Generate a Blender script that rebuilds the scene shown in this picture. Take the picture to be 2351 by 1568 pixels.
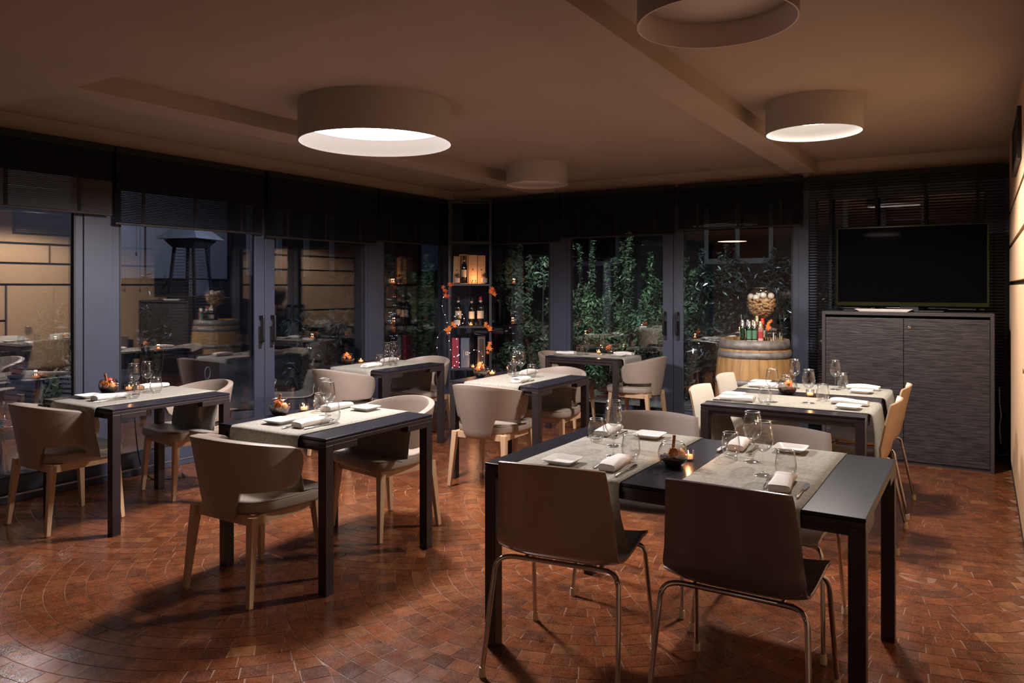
import bpy, math, random
from mathutils import Vector, Matrix
random.seed(7)
PI = math.pi
for o in list(bpy.data.objects):
    bpy.data.objects.remove(o)
sc = bpy.context.scene
COL = sc.collection

# ------------------------------------------------------------------ camera
# room axes: +X along the back wall towards the fabric wall, +Y towards the back wall
cd = bpy.data.cameras.new('camera'); cam = bpy.data.objects.new('camera', cd); COL.objects.link(cam)
cam.location = (0, 0, 1.463)
cam.rotation_euler = (math.radians(90), 0, math.radians(32))
cd.sensor_width = 36; cd.lens = 1729.0 / 2351 * 36
cd.shift_y = -(784 - 658) / 2351.0
cd.clip_start = 0.02; cd.clip_end = 200
sc.camera = cam

# ------------------------------------------------------------------ world / exposure
w = bpy.data.worlds.new('night'); sc.world = w; w.use_nodes = True
bg = w.node_tree.nodes['Background']
bg.inputs[0].default_value = (0.16, 0.22, 0.42, 1); bg.inputs[1].default_value = 0.035
sc.view_settings.view_transform = 'Standard'; sc.view_settings.look = 'None'
sc.view_settings.gamma = 1; sc.view_settings.use_curve_mapping = False
EXPOSURE = 0.0
sc.view_settings.exposure = EXPOSURE
LAMP1, LAMP3 = 12.0, 12.0                       # glow of the two lit lamp diffusers
COL1, COL3 = (1.0, 0.92, 0.90), (1.0, 0.91, 0.82)

def light(name, kind, loc, energy, color, size=0.1, target=None, spot=None, blend=0.6):
    l = bpy.data.lights.new(name, kind); l.energy = energy; l.color = color
    if kind == 'AREA': l.shape = 'DISK'; l.size = size
    else: l.shadow_soft_size = size
    if spot: l.spot_size = math.radians(spot); l.spot_blend = blend
    o = bpy.data.objects.new(name, l); COL.objects.link(o); o.location = loc
    if target is not None:
        o.rotation_euler = (Vector(target) - Vector(loc)).to_track_quat('-Z', 'Y').to_euler()
    return o
# garden floodlights under the eaves, aimed away from the room at the planting
light('garden_floodlight', 'SPOT', (-4.6, 7.95, 2.75), 280, (0.84, 1.0, 0.88), 0.08, (-4.4, 9.7, 1.2), 95)
light('garden_floodlight', 'SPOT', (-2.3, 7.95, 2.75), 130, (0.72, 0.82, 1.0), 0.08, (-2.3, 9.7, 0.9), 95)
light('terrace_floodlight', 'SPOT', (-6.3, 5.9, 2.75), 150, (0.66, 0.76, 1.0), 0.08, (-10.5, 6.6, 0.9), 120)
light('building_lamp', 'SPOT', (-11.2, 6.5, 3.2), 140, (0.72, 0.80, 1.0), 0.1, (-13.2, 7.2, 1.9), 130)  # added light to brighten the building wall, no fixture stands there
light('terrace_floodlight', 'SPOT', (-6.3, 2.2, 2.75), 60, (0.70, 0.78, 1.0), 0.08, (-8.5, 3.2, 0.0), 110)
# the bulbs of the two lit drum lamps, shining down out of their shades
light('lamp_bulb', 'SPOT', (-3.359, 3.699, 2.42), 430, (1.0, 0.91, 0.91), 0.16, (-3.359, 3.699, 0), 168, 0.35)
light('lamp_bulb', 'SPOT', (-0.915, 5.094, 2.46), 262, (1.0, 0.90, 0.82), 0.11, (-0.915, 5.094, 0), 168, 0.35)
# room lamps further back in the dining room, behind the camera
light('dining_room_lamp', 'AREA', (-4.6, -1.1, 2.44), 4.5, (1.0, 0.74, 0.62), 0.6, (-4.6, -1.1, 0))
light('dining_room_lamp', 'AREA', (-1.6, -1.3, 2.44), 2.5, (1.0, 0.80, 0.66), 0.6, (-1.6, -1.3, 0))

# ------------------------------------------------------------------ materials
def new_mat(name):
    m = bpy.data.materials.new(name); m.use_nodes = True
    nt = m.node_tree; return m, nt, nt.nodes['Principled BSDF']
def N(nt, t, **k):
    n = nt.nodes.new(t)
    for a, v in k.items():
        if a.startswith('_'): setattr(n, a[1:], v)
        else: n.inputs[a.replace('__', ' ')].default_value = v
    return n
def c4(c): return (c[0], c[1], c[2], 1)
def mat(name, col, rough=0.5, metal=0.0, var=0.12, scale=8.0, bump=0.0, bscale=80.0, spec=0.5, coat=0.0, stretch=None, sheen=0.0, det=4.0, coat_rough=0.1):
    m, nt, b = new_mat(name)
    tc = N(nt, 'ShaderNodeTexCoord'); mp = N(nt, 'ShaderNodeMapping')
    nt.links.new(tc.outputs['Object'], mp.inputs[0])
    if stretch: mp.inputs['Scale'].default_value = stretch
    nz = N(nt, 'ShaderNodeTexNoise', Scale=scale, Detail=det); nt.links.new(mp.outputs[0], nz.inputs['Vector'])
    r = N(nt, 'ShaderNodeValToRGB')
    r.color_ramp.elements[0].position = 0.3; r.color_ramp.elements[1].position = 0.7
    r.color_ramp.elements[0].color = c4([x * (1 - var) for x in col]); r.color_ramp.elements[1].color = c4([min(1, x * (1 + var)) for x in col])
    nt.links.new(nz.outputs[0], r.inputs[0]); nt.links.new(r.outputs[0], b.inputs['Base Color'])
    b.inputs['Roughness'].default_value = rough; b.inputs['Metallic'].default_value = metal
    b.inputs['Specular IOR Level'].default_value = spec; b.inputs['Coat Weight'].default_value = coat
    b.inputs['Coat Roughness'].default_value = coat_rough
    if sheen: b.inputs['Sheen Weight'].default_value = sheen
    if bump:
        n2 = N(nt, 'ShaderNodeTexNoise', Scale=bscale, Detail=3.0); nt.links.new(mp.outputs[0], n2.inputs['Vector'])
        bp = N(nt, 'ShaderNodeBump', Strength=bump, Distance=0.002); nt.links.new(n2.outputs[0], bp.inputs['Height'])
        nt.links.new(bp.outputs[0], b.inputs['Normal'])
    return m
def emis(name, col, s):
    m, nt, b = new_mat(name)
    b.inputs['Base Color'].default_value = c4(col); b.inputs['Emission Color'].default_value = c4(col)
    b.inputs['Emission Strength'].default_value = s
    return m
def clear(name, ior, tint=(1, 1, 1), edge=(0.6, 0.62, 0.62), rough=0.0, pw5=5.0):
    """thin clear glass: Fresnel reflection over tinted transmission, thicker looking at grazing angles"""
    m, nt, b = new_mat(name); nt.nodes.remove(b)
    out = nt.nodes['Material Output']
    lw = N(nt, 'ShaderNodeLayerWeight', Blend=0.5)          # 'Facing' is 0 head-on, 1 at grazing
    f0 = ((ior - 1) / (ior + 1)) ** 2                      # Schlick reflectance of a thin pane
    p5 = N(nt, 'ShaderNodeMath', _operation='POWER'); p5.inputs[1].default_value = pw5; nt.links.new(lw.outputs['Facing'], p5.inputs[0])
    fr = N(nt, 'ShaderNodeMapRange'); fr.inputs[3].default_value = f0; fr.inputs[4].default_value = 1.0; nt.links.new(p5.outputs[0], fr.inputs[0])
    mc = N(nt, 'ShaderNodeMix'); mc.data_type = 'RGBA'
    mc.inputs[6].default_value = c4(tint); mc.inputs[7].default_value = c4(edge)
    pw = N(nt, 'ShaderNodeMath', _operation='POWER'); pw.inputs[1].default_value = 3.0
    nt.links.new(lw.outputs['Facing'], pw.inputs[0]); nt.links.new(pw.outputs[0], mc.inputs[0])
    tr = N(nt, 'ShaderNodeBsdfTransparent'); gl = N(nt, 'ShaderNodeBsdfGlossy', Roughness=rough)
    nt.links.new(mc.outputs[2], tr.inputs[0])
    mx = N(nt, 'ShaderNodeMixShader'); nt.links.new(fr.outputs[0], mx.inputs[0])
    nt.links.new(tr.outputs[0], mx.inputs[1]); nt.links.new(gl.outputs[0], mx.inputs[2]); nt.links.new(mx.outputs[0], out.inputs[0])
    return m
def wood(name, col, dark=0.75, rough=0.45, axis=(1, 1, 0.12), scale=14, bump=0.15):
    m, nt, b = new_mat(name)
    tc = N(nt, 'ShaderNodeTexCoord'); mp = N(nt, 'ShaderNodeMapping'); mp.inputs['Scale'].default_value = axis
    nt.links.new(tc.outputs['Object'], mp.inputs[0])
    nz = N(nt, 'ShaderNodeTexNoise', Scale=scale, Detail=8.0, Distortion=1.2); nt.links.new(mp.outputs[0], nz.inputs['Vector'])
    r = N(nt, 'ShaderNodeValToRGB'); r.color_ramp.elements[0].position = 0.35; r.color_ramp.elements[1].position = 0.65
    r.color_ramp.elements[0].color = c4([x * dark for x in col]); r.color_ramp.elements[1].color = c4(col)
    nt.links.new(nz.outputs[0], r.inputs[0]); nt.links.new(r.outputs[0], b.inputs['Base Color'])
    b.inputs['Roughness'].default_value = rough
    bp = N(nt, 'ShaderNodeBump', Strength=bump, Distance=0.002); nt.links.new(nz.outputs[0], bp.inputs['Height'])
    nt.links.new(bp.outputs[0], b.inputs['Normal'])
    return m

M = {}
M['plaster'] = mat('plaster', (0.36, 0.275, 0.22), 0.85, var=0.04, scale=2, bump=0.05, bscale=60)
M['frame'] = mat('anthracite_frame', (0.050, 0.058, 0.088), 0.42, var=0.05, scale=5, spec=0.4)
M['frame_dark'] = mat('dark_gasket', (0.012, 0.012, 0.016), 0.5)
M['alu'] = mat('aluminium_strip', (0.35, 0.36, 0.40), 0.3, metal=0.8)
M['pane'] = clear('window_glass', 2.6, (0.97, 0.98, 1.0), (0.8, 0.85, 0.9))
M['glass'] = clear('drinking_glass', 1.70, (0.985, 0.988, 0.988), (0.62, 0.63, 0.63), 0.01, 3.6)
M['rim'] = clear('rounded_glass_rim', 3.6, (0.95, 0.95, 0.95), (0.8, 0.8, 0.8), 0.28, 2.0)
M['bigglass'] = clear('thick_goblet_glass', 1.9, (0.98, 0.98, 0.98), (0.55, 0.55, 0.55), 0.02, 3.0)
M['jar'] = clear('jar_glass', 1.62, (0.95, 0.95, 0.95), (0.45, 0.45, 0.45))
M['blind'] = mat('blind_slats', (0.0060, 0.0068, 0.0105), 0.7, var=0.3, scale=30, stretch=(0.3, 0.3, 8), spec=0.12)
M['blind_brown'] = mat('blind_slats_lit', (0.020, 0.015, 0.013), 0.55, var=0.3, scale=30, stretch=(0.3, 0.3, 8))  # browner slat colour with the light painted in; bottom rails share it
M['tape'] = mat('blind_tape', (0.004, 0.004, 0.006), 0.8)
M['leather'] = mat('taupe_leather', (0.285, 0.232, 0.192), 0.42, var=0.06, scale=5, bump=0.25, bscale=260, spec=0.45)
M['leather_in'] = mat('taupe_leather_piping', (0.22, 0.17, 0.13), 0.45, var=0.05)
M['oak'] = wood('pale_oak', (0.55, 0.36, 0.21), 0.82, 0.5, (1, 1, 0.1), 30)
M['table'] = mat('dark_laminate', (0.016, 0.015, 0.021), 0.28, var=0.25, scale=40, spec=0.17, bump=0.05, bscale=400)
M['table_edge'] = mat('dark_table_frame', (0.022, 0.017, 0.018), 0.38, var=0.15, scale=20)
M['runner'] = mat('felt_runner', (0.275, 0.262, 0.222), 0.95, var=0.20, scale=75, bump=0.6, bscale=300, stretch=(1.0, 0.7, 1), sheen=0.15, spec=0.1, det=9.0)
M['napkin'] = mat('white_linen', (0.74, 0.71, 0.68), 0.9, var=0.03, scale=30, bump=0.3, bscale=350, spec=0.2)
M['china'] = mat('white_china', (0.76, 0.74, 0.71), 0.18, var=0.01, spec=0.5)
M['steel'] = mat('polished_steel', (0.62, 0.60, 0.58), 0.14, metal=1.0, var=0.03)
M['chrome'] = mat('chrome', (0.58, 0.54, 0.52), 0.10, metal=1.0, var=0.02)
M['cap'] = mat('ivory_foot_cap', (0.62, 0.52, 0.36), 0.5)
M['ivory'] = mat('ivory_plastic', (0.66, 0.61, 0.53), 0.42, var=0.01)
M['tan'] = mat('tan_plastic', (0.43, 0.29, 0.17), 0.35, var=0.02)
M['greige'] = mat('greige_plastic', (0.47, 0.40, 0.37), 0.40, var=0.02)  # ivory shell plastic, its dimmer light painted in as a darker tone
M['brown_shell'] = mat('brown_shell_back', (0.30, 0.215, 0.155), 0.25, var=0.02, coat=0.4)  # tan shell back with its shade painted in as brown
M['anthracite'] = mat('anthracite_shell', (0.115, 0.090, 0.105), 0.22, var=0.03, coat=0.5)
M['anthracite_in'] = mat('anthracite_shell_inside', (0.12, 0.092, 0.10), 0.35, var=0.02)
M['greige_seat'] = mat('greige_shell_inside', (0.36, 0.31, 0.29), 0.35, var=0.02)  # ivory shell darkened further, the shade under the table put into the colour
M['shade_in'] = mat('lampshade_inside', (0.105, 0.092, 0.083), 0.8, var=0.01)  # inside colour darkened to hold back the glow of the lit lamps
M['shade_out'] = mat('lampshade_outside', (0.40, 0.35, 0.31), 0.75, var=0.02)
M['shade_pale'] = mat('lampshade_inside_pale', (0.62, 0.52, 0.48), 0.75, var=0.01)  # same inside painted lighter for the lamps that are off
M['diff_off'] = mat('lamp_diffuser_off', (0.62, 0.54, 0.48), 0.5, var=0.01)
M['diff1'] = emis('lamp_diffuser_cool', COL1, LAMP1)
M['diff3'] = emis('lamp_diffuser_warm', COL3, LAMP3)
M['flame'] = emis('candle_flame', (1.0, 0.46, 0.16), 60)
M['wax'] = emis('candle_wax', (1.0, 0.36, 0.14), 1.3)
M['fairy'] = emis('fairy_bulb', (0.72, 0.78, 1.0), 14)
M['wire'] = mat('thin_wire', (0.30, 0.30, 0.36), 0.4, metal=0.7)
M['black'] = mat('matt_black_metal', (0.008, 0.008, 0.010), 0.4)
M['rack'] = mat('rack_metal', (0.035, 0.036, 0.046), 0.38, metal=0.3)
M['screen'] = mat('tv_screen', (0.002, 0.002, 0.003), 0.04, var=0.0, spec=0.15)
M['bezel'] = mat('tv_bezel', (0.014, 0.016, 0.004), 0.15, spec=0.5)
M['cab'] = mat('cabinet_carcass', (0.032, 0.027, 0.027), 0.5, var=0.06)
M['barrel'] = wood('barrel_oak', (0.43, 0.25, 0.095), 0.62, 0.5, (1, 1, 0.15), 12, 0.2)
M['hoop'] = mat('galvanised_hoop', (0.20, 0.185, 0.17), 0.55, metal=0.35, var=0.30, scale=18, bump=0.3)
M['cork'] = mat('cork', (0.50, 0.31, 0.15), 0.9, var=0.30, scale=60, bump=0.5)
M['pearl'] = mat('pearly_ball', (0.80, 0.74, 0.62), 0.25, var=0.02)
M['crate'] = wood('crate_pine', (0.62, 0.42, 0.24), 0.85, 0.6, (1, 1, 0.1), 24)
M['bottle'] = mat('dark_bottle_glass', (0.008, 0.010, 0.009), 0.08, spec=0.8, coat=0.6)
M['bottle_green'] = mat('green_bottle_glass', (0.006, 0.026, 0.012), 0.08, spec=0.8, coat=0.6)
M['bottle_pink'] = mat('pink_bottle_glass', (0.36, 0.17, 0.15), 0.12, coat=0.4)
M['bottle_brown'] = mat('brown_bottle_glass', (0.060, 0.018, 0.008), 0.08, coat=0.6)
M['label'] = mat('paper_label', (0.55, 0.49, 0.40), 0.8, var=0.06, scale=120)
M['label_green'] = mat('green_label', (0.07, 0.19, 0.11), 0.7, var=0.3, scale=200)
M['label_red'] = mat('red_label', (0.36, 0.03, 0.035), 0.7, var=0.2, scale=200)
M['label_pink'] = mat('pink_label', (0.60, 0.34, 0.31), 0.7, var=0.1, scale=200)
M['silvercap'] = mat('silver_cap', (0.55, 0.52, 0.48), 0.3, metal=0.7)
M['goldcap'] = mat('gold_cap', (0.55, 0.45, 0.26), 0.35, metal=0.6)
M['redcap'] = mat('red_cap', (0.60, 0.03, 0.015), 0.4)
M['leaf_orange'] = mat('orange_maple_leaf', (0.85, 0.20, 0.025), 0.55, var=0.25, scale=60)
M['leaf_red'] = mat('red_maple_leaf', (0.68, 0.065, 0.025), 0.55, var=0.25, scale=60)
M['orange'] = mat('dried_orange', (0.70, 0.27, 0.06), 0.55, var=0.3, scale=90)
M['pulp'] = mat('dried_orange_pulp', (0.30, 0.075, 0.015), 0.5, var=0.3, scale=90)
M['peel'] = mat('orange_peel', (0.50, 0.11, 0.02), 0.6, var=0.2)
M['cinnamon'] = mat('cinnamon_bark', (0.30, 0.11, 0.045), 0.8, var=0.25, scale=60)
M['beans'] = mat('coffee_beans', (0.045, 0.020, 0.012), 0.6, var=0.4, scale=90, spec=0.2)
M['gift_red'] = mat('crimson_card', (0.28, 0.012, 0.035), 0.5)
M['gift_blue'] = mat('slate_blue_card', (0.085, 0.105, 0.15), 0.55)
M['gift_brown'] = mat('dark_brown_card', (0.045, 0.026, 0.018), 0.4)
M['silver_line'] = mat('silver_foil', (0.45, 0.42, 0.40), 0.35, metal=0.6)
M['pewter'] = mat('white_label_jar', (0.55, 0.50, 0.47), 0.5)
M['succulent'] = mat('succulent_leaf', (0.05, 0.09, 0.05), 0.5)
M['stone_out'] = mat('terrace_stone', (0.16, 0.15, 0.15), 0.8, var=0.2, scale=3, bump=0.4)
M['bwall'] = mat('pale_render', (0.24, 0.26, 0.30), 0.9, var=0.06, scale=1.5)
M['bdark'] = mat('dark_render', (0.030, 0.030, 0.036), 0.9, var=0.2, scale=1.5)
M['hedge_wall'] = mat('garden_wall', (0.055, 0.045, 0.04), 0.9, var=0.35, scale=4)
M['pale_metal'] = mat('pale_window_frame', (0.26, 0.27, 0.30), 0.6)
M['leafg'] = mat('green_leaf', (0.075, 0.115, 0.070), 0.4, var=0.45, scale=3)
M['leafg2'] = mat('fresh_green_leaf', (0.085, 0.150, 0.075), 0.4, var=0.35, scale=3)
M['leafd'] = mat('ivy_leaf', (0.030, 0.048, 0.040), 0.28, var=0.45, scale=3, coat=0.4)
M['bark'] = mat('bark', (0.06, 0.045, 0.035), 0.9)
M['hfabric'] = mat('heater_black', (0.022, 0.022, 0.026), 0.35)
M['white_box'] = mat('white_plastic', (0.72, 0.66, 0.62), 0.4)
M['darkslot'] = mat('recess_black', (0.010, 0.009, 0.010), 0.8)
M['water'] = clear('tube_glass', 1.5, (0.9, 0.9, 0.9), (0.5, 0.5, 0.5))

def fabric_panel():
    m, nt, b = new_mat('beige_wall_fabric')
    tc = N(nt, 'ShaderNodeTexCoord'); mp = N(nt, 'ShaderNodeMapping'); mp.inputs['Scale'].default_value = (1, 1, 1)
    nt.links.new(tc.outputs['Object'], mp.inputs[0])
    n1 = N(nt, 'ShaderNodeTexNoise', Scale=1.3, Detail=3.0); nt.links.new(mp.outputs[0], n1.inputs['Vector'])
    r = N(nt, 'ShaderNodeValToRGB'); r.color_ramp.elements[0].color = (0.50, 0.32, 0.185, 1); r.color_ramp.elements[1].color = (0.57, 0.375, 0.22, 1)
    nt.links.new(n1.outputs[0], r.inputs[0]); nt.links.new(r.outputs[0], b.inputs['Base Color'])
    wv = N(nt, 'ShaderNodeTexWave', Scale=90.0, Distortion=2.0); wv.bands_direction = 'Z'; nt.links.new(mp.outputs[0], wv.inputs['Vector'])
    bp = N(nt, 'ShaderNodeBump', Strength=0.15, Distance=0.001); nt.links.new(wv.outputs[1], bp.inputs['Height']); nt.links.new(bp.outputs[0], b.inputs['Normal'])
    b.inputs['Roughness'].default_value = 0.85
    return m
M['fabric'] = fabric_panel()

def tile_mat():
    m, nt, b = new_mat('polished_porphyry')
    tc = N(nt, 'ShaderNodeTexCoord')
    at = N(nt, 'ShaderNodeAttribute'); at.attribute_name = 'tint'
    n1 = N(nt, 'ShaderNodeTexNoise', Scale=14.0, Detail=9.0, Roughness=0.78); nt.links.new(tc.outputs['Object'], n1.inputs['Vector'])
    v = N(nt, 'ShaderNodeTexVoronoi', Scale=330.0); nt.links.new(tc.outputs['Object'], v.inputs['Vector'])
    r1 = N(nt, 'ShaderNodeValToRGB'); e = r1.color_ramp.elements; e[0].position = 0.30; e[1].position = 0.70
    e[0].color = (0.45, 0.45, 0.45, 1); e[1].color = (1.6, 1.55, 1.5, 1)
    nt.links.new(n1.outputs[0], r1.inputs[0])
    mu = N(nt, 'ShaderNodeMix'); mu.data_type = 'RGBA'; mu.blend_type = 'MULTIPLY'; mu.inputs[0].default_value = 1.0
    nt.links.new(at.outputs['Color'], mu.inputs[6]); nt.links.new(r1.outputs[0], mu.inputs[7])
    # pale mineral flecks
    sx = N(nt, 'ShaderNodeSeparateColor'); nt.links.new(v.outputs['Color'], sx.inputs[0])
    gt = N(nt, 'ShaderNodeMath', _operation='GREATER_THAN'); gt.inputs[1].default_value = 0.78; nt.links.new(sx.outputs[0], gt.inputs[0])
    lt = N(nt, 'ShaderNodeMath', _operation='LESS_THAN'); lt.inputs[1].default_value = 0.33; nt.links.new(v.outputs['Distance'], lt.inputs[0])
    ml = N(nt, 'ShaderNodeMath', _operation='MULTIPLY'); nt.links.new(gt.outputs[0], ml.inputs[0]); nt.links.new(lt.outputs[0], ml.inputs[1])
    ms = N(nt, 'ShaderNodeMath', _operation='MULTIPLY'); ms.inputs[1].default_value = 0.75; nt.links.new(ml.outputs[0], ms.inputs[0])
    fx = N(nt, 'ShaderNodeMix'); fx.data_type = 'RGBA'; fx.inputs[7].default_value = (0.46, 0.27, 0.17, 1)
    nt.links.new(ms.outputs[0], fx.inputs[0]); nt.links.new(mu.outputs[2], fx.inputs[6])
    nt.links.new(fx.outputs[2], b.inputs['Base Color'])
    n2 = N(nt, 'ShaderNodeTexNoise', Scale=9.0, Detail=6.0); nt.links.new(tc.outputs['Object'], n2.inputs['Vector'])
    mr = N(nt, 'ShaderNodeMapRange'); mr.inputs[3].default_value = 0.10; mr.inputs[4].default_value = 0.34
    nt.links.new(n2.outputs[0], mr.inputs[0]); nt.links.new(mr.outputs[0], b.inputs['Roughness'])
    n3 = N(nt, 'ShaderNodeTexNoise', Scale=120.0, Detail=4.0); nt.links.new(tc.outputs['Object'], n3.inputs['Vector'])
    bp = N(nt, 'ShaderNodeBump', Strength=0.22, Distance=0.0012); nt.links.new(n3.outputs[0], bp.inputs['Height']); nt.links.new(bp.outputs[0], b.inputs['Normal'])
    return m
M['tile'] = tile_mat()
M['grout'] = mat('cement_joint', (0.205, 0.105, 0.065), 0.4, var=0.6, scale=3.5, bump=0.2)

def cab_door():
    m, nt, b = new_mat('rippled_dark_veneer')
    tc = N(nt, 'ShaderNodeTexCoord'); mp = N(nt, 'ShaderNodeMapping'); mp.inputs['Scale'].default_value = (0.9, 1, 9)
    nt.links.new(tc.outputs['Object'], mp.inputs[0])
    n1 = N(nt, 'ShaderNodeTexNoise', Scale=9.0, Detail=9.0, Distortion=0.8); nt.links.new(mp.outputs[0], n1.inputs['Vector'])
    r = N(nt, 'ShaderNodeValToRGB'); r.color_ramp.elements[0].position = 0.36; r.color_ramp.elements[1].position = 0.66
    r.color_ramp.elements[0].color = (0.011, 0.009, 0.010, 1); r.color_ramp.elements[1].color = (0.044, 0.037, 0.039, 1)
    nt.links.new(n1.outputs[0], r.inputs[0]); nt.links.new(r.outputs[0], b.inputs['Base Color'])
    bp = N(nt, 'ShaderNodeBump', Strength=0.5, Distance=0.005); nt.links.new(n1.outputs[0], bp.inputs['Height']); nt.links.new(bp.outputs[0], b.inputs['Normal'])
    b.inputs['Roughness'].default_value = 0.42
    return m
M['cabdoor'] = cab_door()

# ------------------------------------------------------------------ mesh helpers
class MB:
    def __init__(s): s.v = []; s.f = []; s.sm = []; s.mi = []
    def add(s, vs, fs, smooth=False, mi=0):
        n = len(s.v); s.v += [tuple(p) for p in vs]
        s.f += [tuple(i + n for i in f) for f in fs]; s.sm += [smooth] * len(fs); s.mi += [mi] * len(fs)
        return s
    def box(s, x0, y0, z0, x1, y1, z1, mi=0):
        vs = [(x0, y0, z0), (x1, y0, z0), (x1, y1, z0), (x0, y1, z0), (x0, y0, z1), (x1, y0, z1), (x1, y1, z1), (x0, y1, z1)]
        return s.add(vs, [(0, 3, 2, 1), (4, 5, 6, 7), (0, 1, 5, 4), (1, 2, 6, 5), (2, 3, 7, 6), (3, 0, 4, 7)], False, mi)
    def bar(s, p0, p1, w0, w1=None, h0=None, h1=None, up=(0, 0, 1), mi=0):
        w1 = w0 if w1 is None else w1; h0 = w0 if h0 is None else h0; h1 = (w1 if h0 == w0 else h0) if h1 is None else h1
        p0, p1 = Vector(p0), Vector(p1); d = (p1 - p0).normalized(); u = Vector(up)
        if abs(d.dot(u)) > 0.95: u = Vector((0, 1, 0))
        a = d.cross(u).normalized(); b = a.cross(d).normalized(); vs = []
        for p, ww, hh in ((p0, w0, h0), (p1, w1, h1)):
            for sx, sy in ((-1, -1), (1, -1), (1, 1), (-1, 1)): vs.append(p + a * sx * ww / 2 + b * sy * hh / 2)
        return s.add(vs, [(0, 1, 2, 3), (7, 6, 5, 4), (0, 4, 5, 1), (1, 5, 6, 2), (2, 6, 7, 3), (3, 7, 4, 0)], False, mi)
    def lathe(s, prof, seg=24, cx=0, cy=0, cz=0, mi=0, capped=True):
        vs = []; fs = []; n = len(prof)
        for i in range(seg):
            t = 2 * PI * i / seg
            for r, z in prof: vs.append((cx + r * math.cos(t), cy + r * math.sin(t), cz + z))
        for i in range(seg):
            j = (i + 1) % seg
            for k in range(n - 1): fs.append((i * n + k, j * n + k, j * n + k + 1, i * n + k + 1))
        s.add(vs, fs, True, mi)
        if capped:
            if prof[0][0] > 1e-4: s.add([vs[i * n] for i in range(seg)], [tuple(reversed(range(seg)))], False, mi)
            if prof[-1][0] > 1e-4: s.add([vs[i * n + n - 1] for i in range(seg)], [tuple(range(seg))], False, mi)
        return s
    def tube(s, pts, r, seg=8, mi=0, closed=False):
        pts = [Vector(p) for p in pts]; n = len(pts); vs = []; fs = []
        rr = r if isinstance(r, (list, tuple)) else [r] * n
        prev = None
        for i, p in enumerate(pts):
            d = ((pts[(i + 1) % n] if closed or i < n - 1 else p) - (pts[i - 1] if closed or i > 0 else p)).normalized()
            if prev is None:
                u = Vector((0, 0, 1)) if abs(d.z) < 0.9 else Vector((1, 0, 0)); a = d.cross(u).normalized()
            else: a = (prev - d * prev.dot(d)).normalized()
            prev = a; b = d.cross(a)
            for k in range(seg):
                t = 2 * PI * k / seg; vs.append(p + (a * math.cos(t) + b * math.sin(t)) * rr[i])
        m = n if closed else n - 1
        for i in range(m):
            for k in range(seg):
                k2 = (k + 1) % seg; i2 = (i + 1) % n
                fs.append((i * seg + k, i * seg + k2, i2 * seg + k2, i2 * seg + k))
        s.add(vs, fs, True, mi)
        if not closed:
            s.add(vs[:seg], [tuple(reversed(range(seg)))], False, mi); s.add(vs[-seg:], [tuple(range(seg))], False, mi)
        return s
    def ball(s, c, r, seg=12, rings=8, sx=1, sy=1, sz=1, mi=0):
        prof = [(max(1e-5, r * math.sin(PI * k / rings)), -r * math.cos(PI * k / rings)) for k in range(rings + 1)]
        n0 = len(s.v); s.lathe(prof, seg, 0, 0, 0, mi, False)
        for i in range(n0, len(s.v)):
            x, y, z = s.v[i]; s.v[i] = (c[0] + x * sx, c[1] + y * sy, c[2] + z * sz)
        return s
    def xf(s, mtx, start=0):
        for i in range(start, len(s.v)): s.v[i] = tuple(mtx @ Vector(s.v[i]))
        return s
    def mesh(s, name, mats):
        me = bpy.data.meshes.new(name); me.from_pydata(s.v, [], s.f)
        for m_ in (mats if isinstance(mats, (list, tuple)) else [mats]): me.materials.append(m_)
        me.polygons.foreach_set('use_smooth', s.sm); me.polygons.foreach_set('material_index', s.mi)
        me.update(); return me
    def build(s, name, mats, parent=None, loc=(0, 0, 0), rz=0.0, bevel=0, label=None, stuff=False):
        o = bpy.data.objects.new(name, s.mesh(name, mats)); COL.objects.link(o)
        if parent is not None: o.parent = parent
        o.location = loc; o.rotation_euler = (0, 0, rz)
        if bevel:
            b = o.modifiers.new('bevel', 'BEVEL'); b.width = bevel; b.segments = 2; b.limit_method = 'ANGLE'; b.angle_limit = math.radians(50)
        if label: o['label'] = label
        if stuff: o['kind'] = 'stuff'
        return o
def tag(o, label, cat, group=None):
    o['label'] = label; o['category'] = cat
    if group: o['group'] = group
    return o
def thing(name, label, cat, loc=(0, 0, 0), rz=0, group=None):
    o = bpy.data.objects.new(name, None); COL.objects.link(o); o.empty_display_size = 0.1
    o.location = loc; o.rotation_euler = (0, 0, rz); return tag(o, label, cat, group)
def struct(o): o['kind'] = 'structure'; return o
def dup(root, loc, rz, label, cat=None, group=None):
    r = root.copy(); COL.objects.link(r); r.location = loc; r.rotation_euler = (0, 0, rz); r['label'] = label
    if cat: r['category'] = cat
    if group: r['group'] = group
    def rec(a, b):
        for ch in list(a.children):
            c = ch.copy(); COL.objects.link(c); c.parent = b; rec(ch, c)
    rec(root, r); return r
def smooth_path(pts, n=5):
    """Catmull-Rom through the points"""
    P = [Vector(p) for p in pts]; P = [P[0] * 2 - P[1]] + P + [P[-1] * 2 - P[-2]]; out = []
    for i in range(1, len(P) - 2):
        for k in range(n):
            t = k / n; a, b, c, d = P[i - 1], P[i], P[i + 1], P[i + 2]
            out.append(0.5 * ((2 * b) + (c - a) * t + (2 * a - 5 * b + 4 * c - d) * t * t + (3 * b - a - 3 * c + d) * t ** 3))
    out.append(P[-2]); return out

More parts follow.
